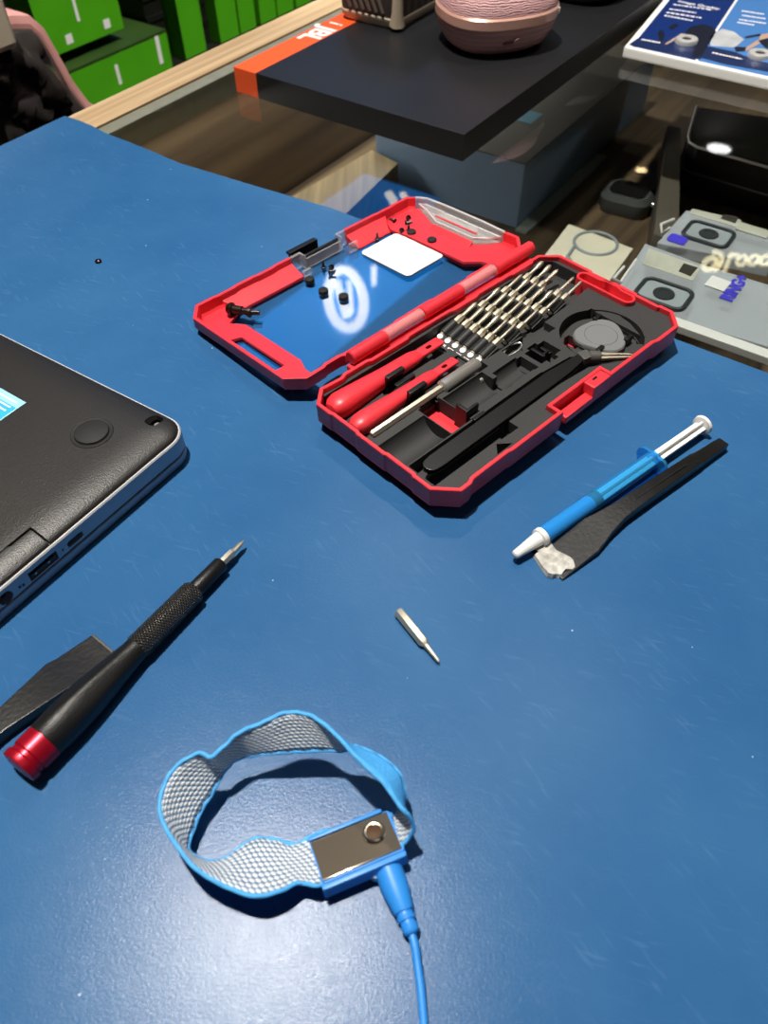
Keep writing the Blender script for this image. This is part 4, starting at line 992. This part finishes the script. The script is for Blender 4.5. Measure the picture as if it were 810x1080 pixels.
x1, y1_ = dl(737, 62); x2, y2_ = dl(776, 6)
pans = []
m_ = 5
xm = x1
for i, (xa, xb, mm_) in enumerate(((6, xm-1, 'screenblue'), (xm+1.5, 224, 'skyblue'))):
    b = MB(); b.prism([(xa+kx*m_, m_), (xb+kx*m_, m_), (xb+kx*200, 200), (xa+kx*200, 200)], 13.0, 13.25); pans.append(obj('picture_panel', b, mm_, dm))
def dprint(parent, poly, m, z=13.25, h=.06, nm='picture_shape'):
    P = [dl(*q) for q in poly]
    a = sum(P[i-1][0]*P[i][1]-P[i][0]*P[i-1][1] for i in range(len(P)))
    if a < 0: P = P[::-1]
    b = MB(); b.prism(P, z, z+h); return obj(nm, b, m, parent)
Zq = lambda pts: [(640+x*.20988, y*.20988) for x, y in pts]
dprint(pans[0], Zq([(390, 165), (420, 135), (480, 122), (530, 135), (550, 160), (535, 185), (480, 280), (430, 290), (440, 200), (400, 185)]), mat('dark print', '#1a1f2e', .3))
dprint(pans[0], Zq([(110, 225), (300, 265), (470, 300), (520, 235), (300, 205), (150, 195)]), mat('navy print', '#1c2c56', .3), 13.25, .03)
dprint(pans[0], Zq([(290, 222), (375, 168), (395, 172), (300, 225)]), 'skin', 13.31)
dprint(pans[0], Zq([(255, 165), (270, 150), (290, 165), (285, 205), (265, 205)]), mat('dark print', '#1a1f2e', .3), 13.32)
dprint(pans[0], Zq([(310, 135), (345, 117), (362, 125), (345, 142), (320, 150)]), mat('dark print', '#1a1f2e', .3), 13.32)
dprint(pans[1], Zq([(520, 180), (580, 145), (640, 160), (690, 200), (640, 240), (520, 230)]), 'cloud')
dprint(pans[1], Zq([(470, 290), (520, 235), (640, 260), (740, 300), (860, 330), (850, 370), (600, 325)]), mat('navy print', '#1c2c56', .3), 13.25, .04)
dprint(pans[1], Zq([(690, 245), (760, 200), (775, 215), (700, 258)]), 'skin', 13.32)
dprint(pans[1], Zq([(770, 175), (830, 165), (860, 230), (790, 235), (765, 205)]), 'skin', 13.3)
dprint(pans[1], Zq([(760, 205), (820, 190), (860, 240), (800, 245)]), mat('dark print', '#1a1f2e', .3), 13.36)
dprint(pans[1], Zq([(690, 185), (770, 170), (775, 180), (700, 195)]), mat('dark print', '#1a1f2e', .3), 13.33)
dprint(pans[1], Zq([(640, 235), (700, 238), (695, 258), (650, 262)]), mat('dark print', '#1a1f2e', .3), 13.33)
# captions: one readable heading, the rest too small to read as fine lines
hx, hy = dl(737, 5.5); ha, hb = dl(712, 0), dl(762, 10); hw_ = math.hypot(hb[0]-ha[0], hb[1]-ha[1])
obj('caption', text_mesh('Image Quality', hw_/6.4, .03, .12), 'lettering', pans[0], Matrix.Translation((hx/1000, hy/1000, .01335)))
for i, L_ in ((0, [((335, 22), (532, 50)), ((315, 45), (450, 65)), ((300, 62), (475, 90)), ((290, 78), (430, 104)), ((175, 198), (270, 216))]), (1, [((680, 55), (790, 72)), ((680, 77), (800, 95)), ((665, 98), (800, 118)), ((655, 112), (740, 126)), ((530, 265), (680, 298))])):
    for p, q in L_:
        b = MB(); p = dl(*Zq([p])[0]); q = dl(*Zq([q])[0]); n = 9; random.seed(int(p[0]*10))
        k = 0.0
        while k < 1:
            w = random.uniform(.04, .13); k2 = min(k+w, 1)
            xa, xb = p[0]+(q[0]-p[0])*k, p[0]+(q[0]-p[0])*k2; ya = p[1]+(q[1]-p[1])*k
            b.box(xa, xb, ya-1.5, ya+1.5, 13.28, 13.34); k = k2+.03
        obj('fine_print', b, 'lettering', pans[i])
for (px, py), i in (((723.5, 45), 0), ((800.5, 60), 1)):
    x, y = dl(px, py)
    b = MB(); b.vlathe([(13.2, 9.8), (16, 9.8), (17, 9.2), (17.2, 8), (17, 4.4), (16.2, 4.0), (13.4, 4.0)], x, y, 36); rg = obj('steel_ring', b, mat('polished ring', '#f2f2f0', .38, .6), dm)
    b = MB(); b.vlathe([(13.3, 3.9), (16.2, 3.9), (16.3, .2)], x, y, 20); obj('ring_core', b, 'blackmatte', rg)

# ---------------------------------------------------------------- inside the counter
def gpoly(name, pts, z, h, m, label=None, cat=None, bev=.6, parent=None, group=None):
    P = [at(*q, z) for q in pts]; P = [(p.x, p.y) for p in P]
    if sum(P[i-1][0]*P[i][1]-P[i][0]*P[i-1][1] for i in range(len(P))) < 0: P = P[::-1]
    b = MB(); b.prism(P, z-h, z, None, bev)
    o = obj(name, b, m, parent)
    if label: tag(o, label, cat, group)
    return o
ZS = -150
gpoly('wooden_divider', [(300, 212), (352, 238), (420, 172), (392, 158)], -110, 40, wood_mat('tan divider wood', '#7d6a48', '#a08a60', 'Y'), 'tan wooden divider bar under the glass by the mat edge', 'divider')
def gsub(name, pts, z, h, m, root, bev=.6):
    o = gpoly(name, pts, z, h, m, bev=bev); o.parent = root; o.matrix_parent_inverse = root.matrix_world.inverted(); return o
C0 = at(545, 241, -149.8); C1 = at(656, 138, -149.8)
e1_ = (C1-C0).normalized(); e2_ = Vector((-e1_.y, e1_.x, 0)); ZC = -149.8
while True:                                   # height at which the upright edge reaches its top corner
    d_ = Vector((C0.x/1000, C0.y/1000, ZC/1000))-Vector((0, 0, CAMH))
    if 540-FPX*d_.dot(u2)/d_.dot(fwd) <= 173 or ZC > -15: break
    ZC += .5
sl = thing('large_carton', 'large carton with a painted blue reflection and a cyan label under the glass beside the speaker board', 'box', frame(C0.x, C0.y, -149.8, math.atan2(e1_.y, e1_.x)))
HC = ZC+149.8
b = MB(); b.box(0, 330, 0, 175, 0, HC-1.2, bevel=.8); obj('carton', b, 'bluereflect', sl)  # slate blue colour paints in the bluish reflection on its side
b = MB(); b.box(0, 330, 0, 175, HC-1.1, HC, bevel=.3); obj('taupe_lid', b, mat('taupe carton lid', '#4b4840', .5), sl)
q = sl.matrix_world.inverted() @ (at(556, 123, ZC)/1000); q = q*1000
b = MB(); b.box(q.x-14, q.x+14, q.y-11, q.y+11, HC, HC+.3); obj('cyan_label', b, mat('cyan label', '#2f9cc4', .4), sl)
b = MB(); b.box(-6, 190, -14, -1, 0, 3, bevel=.4); tag(obj('pale_strip', b, mat('pale grey stripe', '#8d938c', .5), None, frame(C0.x, C0.y, -149.8, math.atan2(e1_.y, e1_.x))), 'pale grey strip lying on the shelf along the foot of the large carton', 'strip')
# watch-like dark puck
c0 = at(664, 200, -130)
pu = thing('smart_watch', 'rounded dark smart watch lying on the wooden shelf under the glass', 'watch', frame(c0.x, c0.y, -150, R(-30)))
b = MB(); b.loft([r3(rrect(-24, 24, -20, 20, 12, 6), 0), r3(rrect(-26, 26, -22, 22, 13, 6), 6), r3(rrect(-26, 26, -22, 22, 13, 6), 15), r3(rrect(-22, 22, -18, 18, 11, 6), 20)]); obj('watch_case', b, mat('dark grey gloss', '#4a4d4d', .2), pu)
b = MB(); b.prism(rrect(-19, 19, -15, 15, 9, 6), 20, 20.8, None, .3); obj('watch_face', b, 'black', pu)
b = MB(); b.lathe([(25.6, 3), (28.5, 3), (29, 2.2)], Matrix.Translation((0, 0, 10)), 16); obj('crown', b, 'chrome', pu)
# pale packet with a cable drawing
pk_ = thing('cable_packet', 'pale cream packet with a coiled cable picture under the glass', 'packet', frame(0, 0, -150))
gsub('packet', [(562, 285), (600, 236), (668, 262), (640, 300), (610, 318)], -126, 24, mat('cream packet', '#e6dfca', .5, var=.1, vscale=40), pk_)
cc = at(628, 257, -126); 
b = MB(); b.tube([(cc.x+20*math.cos(2*PI*k/40), cc.y+20*math.sin(2*PI*k/40), -125.6) for k in range(40)], 1.6, 6, closed=True); b.tube([(cc.x-20, cc.y-4, -125.6), (cc.x-30, cc.y-22, -125.6), (cc.x-26, cc.y-44, -125.6)], 1.8, 6)
o = obj('cable_picture', b, mat('grey blue print', '#8a9499', .5), pk_); o.matrix_parent_inverse = pk_.matrix_world.inverted()
# upright grey post and dark boxed product
gpoly('grey_post', [(704, 132), (718, 135), (716, 258), (690, 246)], -108, 42, mat('taupe post', '#5b544b', .5), 'taupe upright bar under the glass left of the black boxed product', 'bar')
bx = thing('boxed_product', 'black product in a rounded clear box under the glass below the demo board', 'box', frame(0, 0, -150))
gsub('black_insert', [(733, 112), (727, 148), (735, 154), (830, 178), (860, 130)], -98, 52, 'black', bx, 2)
P = [at(x, y, -96) for x, y in ((735, 112), (726, 143), (727, 150), (735, 155), (812, 177), (850, 186))]
b = MB(); b.tube([Vector(p) for p in P], 1.3, 8); o = obj('clear_rim', b, 'white', bx); o.matrix_parent_inverse = bx.matrix_world.inverted()
b = MB(); b.tube([Vector(p)+Vector((0, 0, -26)) for p in P], 1.0, 8); o = obj('clear_rim', b, 'grey', bx); o.matrix_parent_inverse = bx.matrix_world.inverted()
for px, py, w, d in ((747, 153, 22, 8), (781, 155, 22, 8)):
    q = at(px, py, -97.8); b = MB(); b.box(q.x-w/2, q.x+w/2, q.y-d/2, q.y+d/2, -97.9, -97.7, None); o = obj('small_print', b, mat('dim grey print', '#4b4640', .5), bx); o.matrix_parent_inverse = bx.matrix_world.inverted()
# two phone case packs
def pack(label, body, hdr, dark, ring, tabs, zt, txt):
    c0 = at(*body[0], zt)
    r = thing('phone_case_pack', label, 'phone case', frame(c0.x, c0.y, zt-12), 'phone case packs under the glass')
    gsub('sleeve', body, zt, 9, 'packgrey', r, 1.2)
    gsub('insert_card', body, zt-9.5, 1.5, mat('insert card', '#b3b9c0', .5), r, .2)
    gsub('header_strip', hdr, zt+.4, .8, 'packheader', r, .1)
    gsub('dark_window', dark, zt+.7, .5, mat('dim window', '#3c3a34', .4), r, .1)
    x, y = ring; c = at(x, y, zt+.3)
    rot = lambda P: [(c.x+vx*math.cos(-.62)-vy*math.sin(-.62), c.y+vx*math.sin(-.62)+vy*math.cos(-.62)) for vx, vy in P]
    b = MB(); b.prism(rot(rrect(-17, 17, -13, 13, 6, 5)), zt, zt+.8, None, .2)
    o = obj('phone_case', b, mat('pale case back', '#a4adb2', .35), r); o.matrix_parent_inverse = r.matrix_world.inverted()
    b = MB(); b.tube([Vector((x_, y_, zt+1)) for x_, y_ in rot(rrect(-17, 17, -13, 13, 6, 5))], 1.7, 8, closed=True); oo = obj('bumper', b, mat('case grey', '#343a3d', .3), o)
    b = MB(); b.vlathe([(zt+1.2, 7.5), (zt+1.6, 7.2), (zt+1.6, 4.4), (zt+1.3, 4.2), (zt+1.3, .2)], c.x, c.y, 24); oo = obj('camera_window', b, mat('case grey', '#343a3d', .3), o)
    P = [at(x_, y_, zt) for x_, y_ in tabs]; b = MB(); b.tube([Vector(p) for p in P], 1.1, 8); o = obj('hang_tab', b, 'white', r); o.matrix_parent_inverse = r.matrix_world.inverted()
    return r
z7 = lambda x, y: (660+x*150/810, 220+y*170/918)
p1_ = pack('near phone case pack with violet RING+ lettering beside the tool case', [z7(-60, 480), z7(110, 200), z7(440, 320), z7(830, 440), z7(860, 800), z7(330, 640), z7(60, 560)],
     [z7(95, 315), z7(130, 225), z7(430, 330), z7(380, 410)], [z7(300, 355), z7(330, 310), z7(410, 335), z7(370, 385)], z7(215, 490), [z7(-10, 330), z7(-70, 400), z7(-30, 420), z7(60, 290)], -40, 1)
p2_ = pack('farther phone case pack with a violet dot, behind the lit sign reflection', [z7(180, 195), z7(345, 10), z7(830, 130), z7(830, 330), z7(480, 255)],
     [z7(360, 25), z7(380, 0), z7(660, 65), z7(630, 105)], [z7(540, 55), z7(560, 30), z7(645, 48), z7(625, 82)], z7(470, 150), [z7(275, 60), z7(200, 90), z7(205, 140), z7(250, 110)], -48, 0)
q = at(*z7(525, 425), -39); b = MB(); b.box(-7, 7, -7, 7, 0, .5, bevel=.1)
o = obj('white_label', b, 'paper', None, frame(q.x, q.y, -39.4, R(-38))); mw = o.matrix_world.copy(); o.parent = p1_; o.matrix_parent_inverse = p1_.matrix_world.inverted(); 
a_, b_ = at(*z7(575, 515), -39), at(*z7(672, 385), -39); dd = b_-a_
o = obj('violet_lettering', text_mesh('RING+', dd.length*.36, .1, .55), 'purple', None, frame((a_.x+b_.x)/2, (a_.y+b_.y)/2, -39.2, math.atan2(dd.y, dd.x))); o.parent = p1_; o.matrix_parent_inverse = p1_.matrix_world.inverted()
q = at(*z7(295, 172), -47); b = MB(); b.prism(rrect(-7, 7, -6, 6, 3, 4), 0, .4); o = obj('violet_dot', b, 'purple', None, frame(q.x, q.y, -47.4, R(-36))); o.parent = p2_; o.matrix_parent_inverse = p2_.matrix_world.inverted()
q = at(*z7(725, 122), -47); b = MB(); b.box(-12, 12, -6, 6, 0, .5); o = obj('header_strip', b, 'packheader', None, frame(q.x, q.y, -47.4, R(-36))); o.parent = p2_; o.matrix_parent_inverse = p2_.matrix_world.inverted()

# ---------------------------------------------------------------- beyond the counter: boxes on a rack, seat back
def aisle(u, v): # counter-frame point to world mm
    p = CM @ Vector((u/1000, v/1000, 0)); return p.x*1000, p.y*1000
x, y = aisle(0, 500)
rack = thing('stock_rack', 'dark stock rack holding the green cartons beyond the counter', 'rack', frame(x, y, -950, AU))
b = MB(); b.box(240, 1250, -70, 260, 695, 713, bevel=1); obj('shelf_board', b, 'blackcarton', rack)
b = MB(); b.box(240, 1250, 200, 215, 0, 1050); obj('back_panel', b, mat('rack back', '#11120f', .7), rack)
for q in (240, 1240):
    b = MB(); b.box(q, q+12, -70, 200, 0, 1050); obj('side_panel', b, 'blackcarton', rack)
b = MB(); b.box(252, 1238, -70, 200, 400, 412); obj('shelf_board', b, 'blackcarton', rack)
def carton(label, u0, u1, v0, v1, z0, z1, m='green', strip=True, marks=()):
    x, y = aisle(u0, 500+v0)
    t = thing('green_carton', label, 'box', frame(x, y, z0, AU), 'green product cartons on the rack')
    w, d, h = u1-u0, v1-v0, z1-z0
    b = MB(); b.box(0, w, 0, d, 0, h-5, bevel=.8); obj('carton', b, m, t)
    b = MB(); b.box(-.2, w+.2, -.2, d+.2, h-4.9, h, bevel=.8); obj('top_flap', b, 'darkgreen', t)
    for a in marks:
        b = MB(); b.box(a[0], a[1], -.4, 0, a[2], a[3]); obj('white_mark', b, 'lettering', t)
    return t
# upper short stack, lower carton in front
carton('green carton with a white mark, resting on a dark lid behind the seat back', 330, 478, 0, 150, -157, -75, marks=((68, 73, 30, 58), (40, 52, 8, 20), (112, 124, 8, 20)))
carton('wide green carton low in the rack, nearest the wooden counter edge', 345, 541, -20, 150, -236, -172, marks=((82, 88, 18, 46), (170, 178, 20, 60)))
carton('green carton seen edge-on behind the upper one at the frame top', 335, 470, 0, 150, -74, -10)
names = ['first upright green carton right of the two wide ones', 'second upright green carton, a dark gap away from the first', 'third upright green carton, touching the second', 'fourth upright green carton in the rack', 'fifth upright green carton in the rack', 'last upright green carton before the speaker board']
for (u0, u1), nm in zip(((590, 640), (676, 724), (728, 770), (782, 826), (830, 876), (884, 930)), names):
    carton(nm, u0, u1, 0, 150, -236, -60)
for k, (u0, u1) in enumerate(((645, 672),)):
    x, y = aisle(u0, 500)
    b = MB(); b.box(0, u1-u0, 20, 150, 0, 160, bevel=.8)
    for z in (30, 60, 90, 120): b.box(0, u1-u0, 18, 20, z, z+8)
    tag(obj('dark_carton', b, 'blackcarton', None, frame(x, y, -236, AU)), 'dark carton standing between the first and second upright green cartons', 'box')
x, y = aisle(548, 500)
b = MB(); b.box(0, 38, 30, 150, 0, 150, bevel=.8)
for z in (30, 60, 90, 120): b.box(0, 38, 28, 30, z, z+8)
tag(obj('dark_carton', b, 'blackcarton', None, frame(x, y, -236, AU)), 'dark carton standing beside the wide green carton', 'box')
# seat back wrapped in film, pink rim
x, y = aisle(0, 150)
seat = thing('seat_back', 'pink rimmed seat back wrapped in dark crinkled film beyond the counter', 'chair', frame(x, y, -950, AU))
ol = [(150, 700), (150, 866), (136, 880), (124, 905), (116, 935), (109, 958), (98, 972), (80, 977), (40, 984), (-40, 990), (-120, 980), (-160, 940), (-170, 860), (-170, 700)]
yz = Matrix(((1, 0, 0, 0), (0, 0, 1, 0), (0, 1, 0, 0), (0, 0, 0, 1)))
def xz(poly, y0, y1, bev):
    b = MB(); M_ = Matrix(((1, 0, 0, 0), (0, 0, -1, 0), (0, 1, 0, 0), (0, 0, 0, 1)))
    b.prism(poly, -y1, -y0, M_, bev); return b
ol = list(reversed(ol))
ol = ol if sum(ol[i-1][0]*ol[i][1]-ol[i][0]*ol[i-1][1] for i in range(len(ol))) > 0 else ol[::-1]
obj('rim', xz(ol, 0, 45, 8), 'dusk', seat)
bm = bmesh.new(); NX, NZ = 44, 40; random.seed(4)
import mathutils
g = []
inner = offset(ol, 11)
def inside_x(z):  # right limit of the padded area at a height
    best = None
    for i in range(len(inner)):
        (xa, za), (xb, zb) = inner[i-1], inner[i]
        if (za-z)*(zb-z) <= 0 and za != zb:
            xx = xa+(xb-xa)*(z-za)/(zb-za); best = xx if best is None else max(best, xx)
    return best if best is not None else 100
for i in range(NZ+1):
    z = 705+(968-705)*i/NZ; xr = inside_x(z); row = []
    for k in range(NX+1):
        x = -150+(xr+150)*k/NX
        n = 1.6*abs(mathutils.noise.noise(Vector((x*.03+z*.012, z*.03, 3))))+.9*abs(mathutils.noise.noise(Vector((x*.07, z*.06-x*.03, 7))))
        e = min(1, min(k, NX-k, NZ-i)/4)
        row.append(bm.verts.new(Vector((x, -1-10*e-16*n*e, z))/1000))
    g.append(row)
for i in range(NZ):
    for k in range(NX):
        f = bm.faces.new((g[i][k], g[i][k+1], g[i+1][k+1], g[i+1][k])); f.smooth = True
geo = bmesh.ops.extrude_face_region(bm, geom=bm.faces[:])
bmesh.ops.translate(bm, verts=[v for v in geo['geom'] if isinstance(v, bmesh.types.BMVert)], vec=(0, .012, 0))
bmesh.ops.recalc_face_normals(bm, faces=bm.faces)
me = bpy.data.meshes.new('film_cover'); bm.to_mesh(me); bm.free(); obj('film_cover', me, 'film', seat)
b = MB(); b.box(-40, 40, 5, 40, 420, 702, bevel=4); obj('back_post', b, 'blackmatte', seat)
b = MB(); b.vlathe([(0, 230), (20, 220), (30, 40), (400, 30), (425, 40)], 0, 25, 24); obj('pedestal', b, 'blackmatte', seat)
b = MB(); b.box(-190, 190, -10, 330, 420, 480, bevel=12); obj('seat_pad', b, 'film', seat)
b = MB(); b.prism(rrect(-60, 60, -26, 4, 6), 960, 1020, None, 5); obj('head_cushion', b, 'cream', seat)

# ---------------------------------------------------------------- far signs (seen mirrored in the glass and the lid)
def emis(name, col, s):
    return mat(name, col, .5, emit=col, estr=s)
A_ = Vector((-70, 3780)); SA = R(54.5)
sg = thing('backlit_panel', 'blue backlit panel with a white oval, hung under the ceiling, mirrored in the lid', 'light panel', frame(A_.x, A_.y, 1600, SA))
b = MB(); b.box(-1560, 0, -455, 0, 6, 40, bevel=4); obj('panel_box', b, 'blackmatte', sg)
b = MB(); b.box(-1550, -6, -450, -6, 0, 6.1); obj('lit_face', b, emis('blue lit acrylic', '#1c7fd6', 3.2), sg)
for q in (-1400, -160):
    b = MB(); b.vlathe([(38, 6), (160, 6)], q, -225, 10); obj('hanger', b, 'grey', sg)
WE = emis('white lit emblem', '#f4f2ee', 6.0); sinv = sg.matrix_world.inverted()
def pl(x, y):
    q = sinv @ Vector((x/1000, y/1000, 1.6)); return q.x*1000, q.y*1000
c0 = pl(-262, 3085); n = 40; ea = R(96)-SA
b = MB(); b.tube([(c0[0]+250*math.cos(t)*math.cos(ea)-78*math.sin(t)*math.sin(ea), c0[1]+250*math.cos(t)*math.sin(ea)+78*math.sin(t)*math.cos(ea), -8) for t in [2*PI*k/n for k in range(n)]], 22, 8, closed=True); obj('oval_emblem', b, WE, sg)
for P_ in ([(-325, 3230), (-290, 3240), (-235, 2940), (-270, 2930)], [(-262, 3220), (-240, 3230), (-222, 2970), (-242, 2960)], [(-150, 3340), (-122, 3350), (-125, 3190), (-147, 3180)], [(30, 3560), (62, 3580), (112, 3400), (80, 3390)], [(100, 3560), (125, 3570), (152, 3450), (128, 3440)]):
    P_ = [pl(*q) for q in P_]
    if sum(P_[k-1][0]*P_[k][1]-P_[k][0]*P_[k-1][1] for k in range(4)) < 0: P_ = P_[::-1]
    b = MB(); b.prism(P_, -12, 0); obj('emblem_stroke', b, WE, sg)
XZ = Matrix(((1, 0, 0, 0), (0, 0, -1, 0), (0, 1, 0, 0), (0, 0, 0, 1)))
# cream lit lettering on a dark fascia, mirrored in the glass at the right
fs = thing('lit_lettering_sign', 'dark fascia with cream lit lettering, mirrored in the counter glass', 'sign', frame(1240, 2600, 115) @ Matrix.Diagonal((.84, 1, .84, 1)))
b = MB(); b.box(-80, 520, 0, 30, 1400, 1600, bevel=4); obj('fascia', b, 'blackmatte', fs)
CRM = emis('cream lit letters', '#fff3c4', 7.0)
def ringxz(x, z, rx, rz, r, a0=0, a1=360):
    b = MB(); m = 24; cl_ = (a1-a0 == 360)
    b.tube([(x+rx*math.cos(R(a0+(a1-a0)*k/m)), -10, z+rz*math.sin(R(a0+(a1-a0)*k/m))) for k in range(m+(0 if cl_ else 1))], r, 8, closed=cl_); return b
obj('ring_emblem', ringxz(0, 1508, 27, 30, 11), CRM, fs); obj('arc_emblem', ringxz(4, 1500, 46, 52, 9, -100, 60), CRM, fs)
b = MB(); b.prism([(70, 1545), (70, 1455), (112, 1455), (112, 1470), (86, 1470), (86, 1545)], 6, 16, XZ); obj('letter', b, CRM, fs)
for k in range(5): obj('letter', ringxz(138+k*52, 1492, 20, 24, 8), CRM, fs)

# ---------------------------------------------------------------- lamps
for x, y, r_, lab, lm in ((1880, 4290, 64, 'white round ceiling downlight, mirrored on the black boxed product', emis('white lamp lens', '#ffffff', 9)), (1400, 4060, 30, 'small warm ceiling downlight, mirrored beside the smart watch', emis('warm lamp lens', '#ffd9a0', 14))):
    dl_ = thing('downlight', lab, 'ceiling lamp', frame(x, y, 1760), 'ceiling downlights mirrored in the glass')
    b = MB(); b.vlathe([(0, r_+22), (-10, r_+20), (-14, r_+4), (-6, r_), (0, r_)], 0, 0, 32); obj('trim_ring', b, 'white', dl_)
    b = MB(); b.vlathe([(-2, r_), (-9, r_-1), (-10, .5)], 0, 0, 32); obj('lens', b, lm, dl_)
def spot(x, y, z, tx, ty, power, size=R(70), rad=.03, blend=.5, col=(1, .96, .9)):
    l = bpy.data.lights.new('ceiling_spot', 'SPOT'); l.energy = power; l.spot_size = size; l.spot_blend = blend; l.shadow_soft_size = rad; l.color = col
    o = bpy.data.objects.new('ceiling_spot', l); COL.objects.link(o); o.location = (x, y, z)
    o.rotation_euler = (Vector((tx, ty, 0))-Vector((x, y, z))).to_track_quat('-Z', 'Y').to_euler()
    return o
spot(-.27, .40, 1.70, 0, .25, 186, R(60), .035, col=(1, .945, .86))
spot(.43, .98, 1.70, .02, .3, 8, R(60), .03)
spot(.04, 1.50, 1.70, .1, 1.0, 9, R(100), .022)
spot(.94, .84, 1.70, .7, 1.0, 30, R(60), .03)
spot(.42, .92, 1.70, -.45, 1.50, 200, R(44), .03, .3)  # added spot, placed to brighten the fronts of the green cartons
w = bpy.data.worlds.new('world'); sc.world = w; w.use_nodes = True
w.node_tree.nodes['Background'].inputs[0].default_value = (.9, .92, 1, 1); w.node_tree.nodes['Background'].inputs[1].default_value = .3
al = bpy.data.lights.new('overhead_fill', 'AREA'); al.shape = 'RECTANGLE'; al.size = 1.2; al.size_y = .6; al.energy = 1.5  # added area fill behind the camera, not a fixture of the shop
ao = bpy.data.objects.new('overhead_fill', al); COL.objects.link(ao); ao.location = (.6, -.9, 1.72)

sl_ = bpy.data.lights.new('counter_fill_light', 'AREA'); sl_.shape = 'RECTANGLE'; sl_.size = 1.9; sl_.size_y = .012; sl_.energy = 2.1; sl_.color = (1, .95, .86)  # added fill lamp that lifts the dark counter interior, no fitting modelled
so = bpy.data.objects.new('counter_fill_light', sl_); COL.objects.link(so)
so.matrix_world = CM @ Matrix.Translation((-.1, -.058, -.018)) @ Matrix.Rotation(R(-25), 4, 'X')
sc.view_settings.view_transform = 'Standard'; sc.view_settings.look = 'None'; sc.view_settings.gamma = 1
sc.view_settings.exposure = 0; sc.view_settings.use_curve_mapping = False
sc.cycles.max_bounces = 10; sc.cycles.transparent_max_bounces = 16; sc.cycles.sample_clamp_indirect = 4
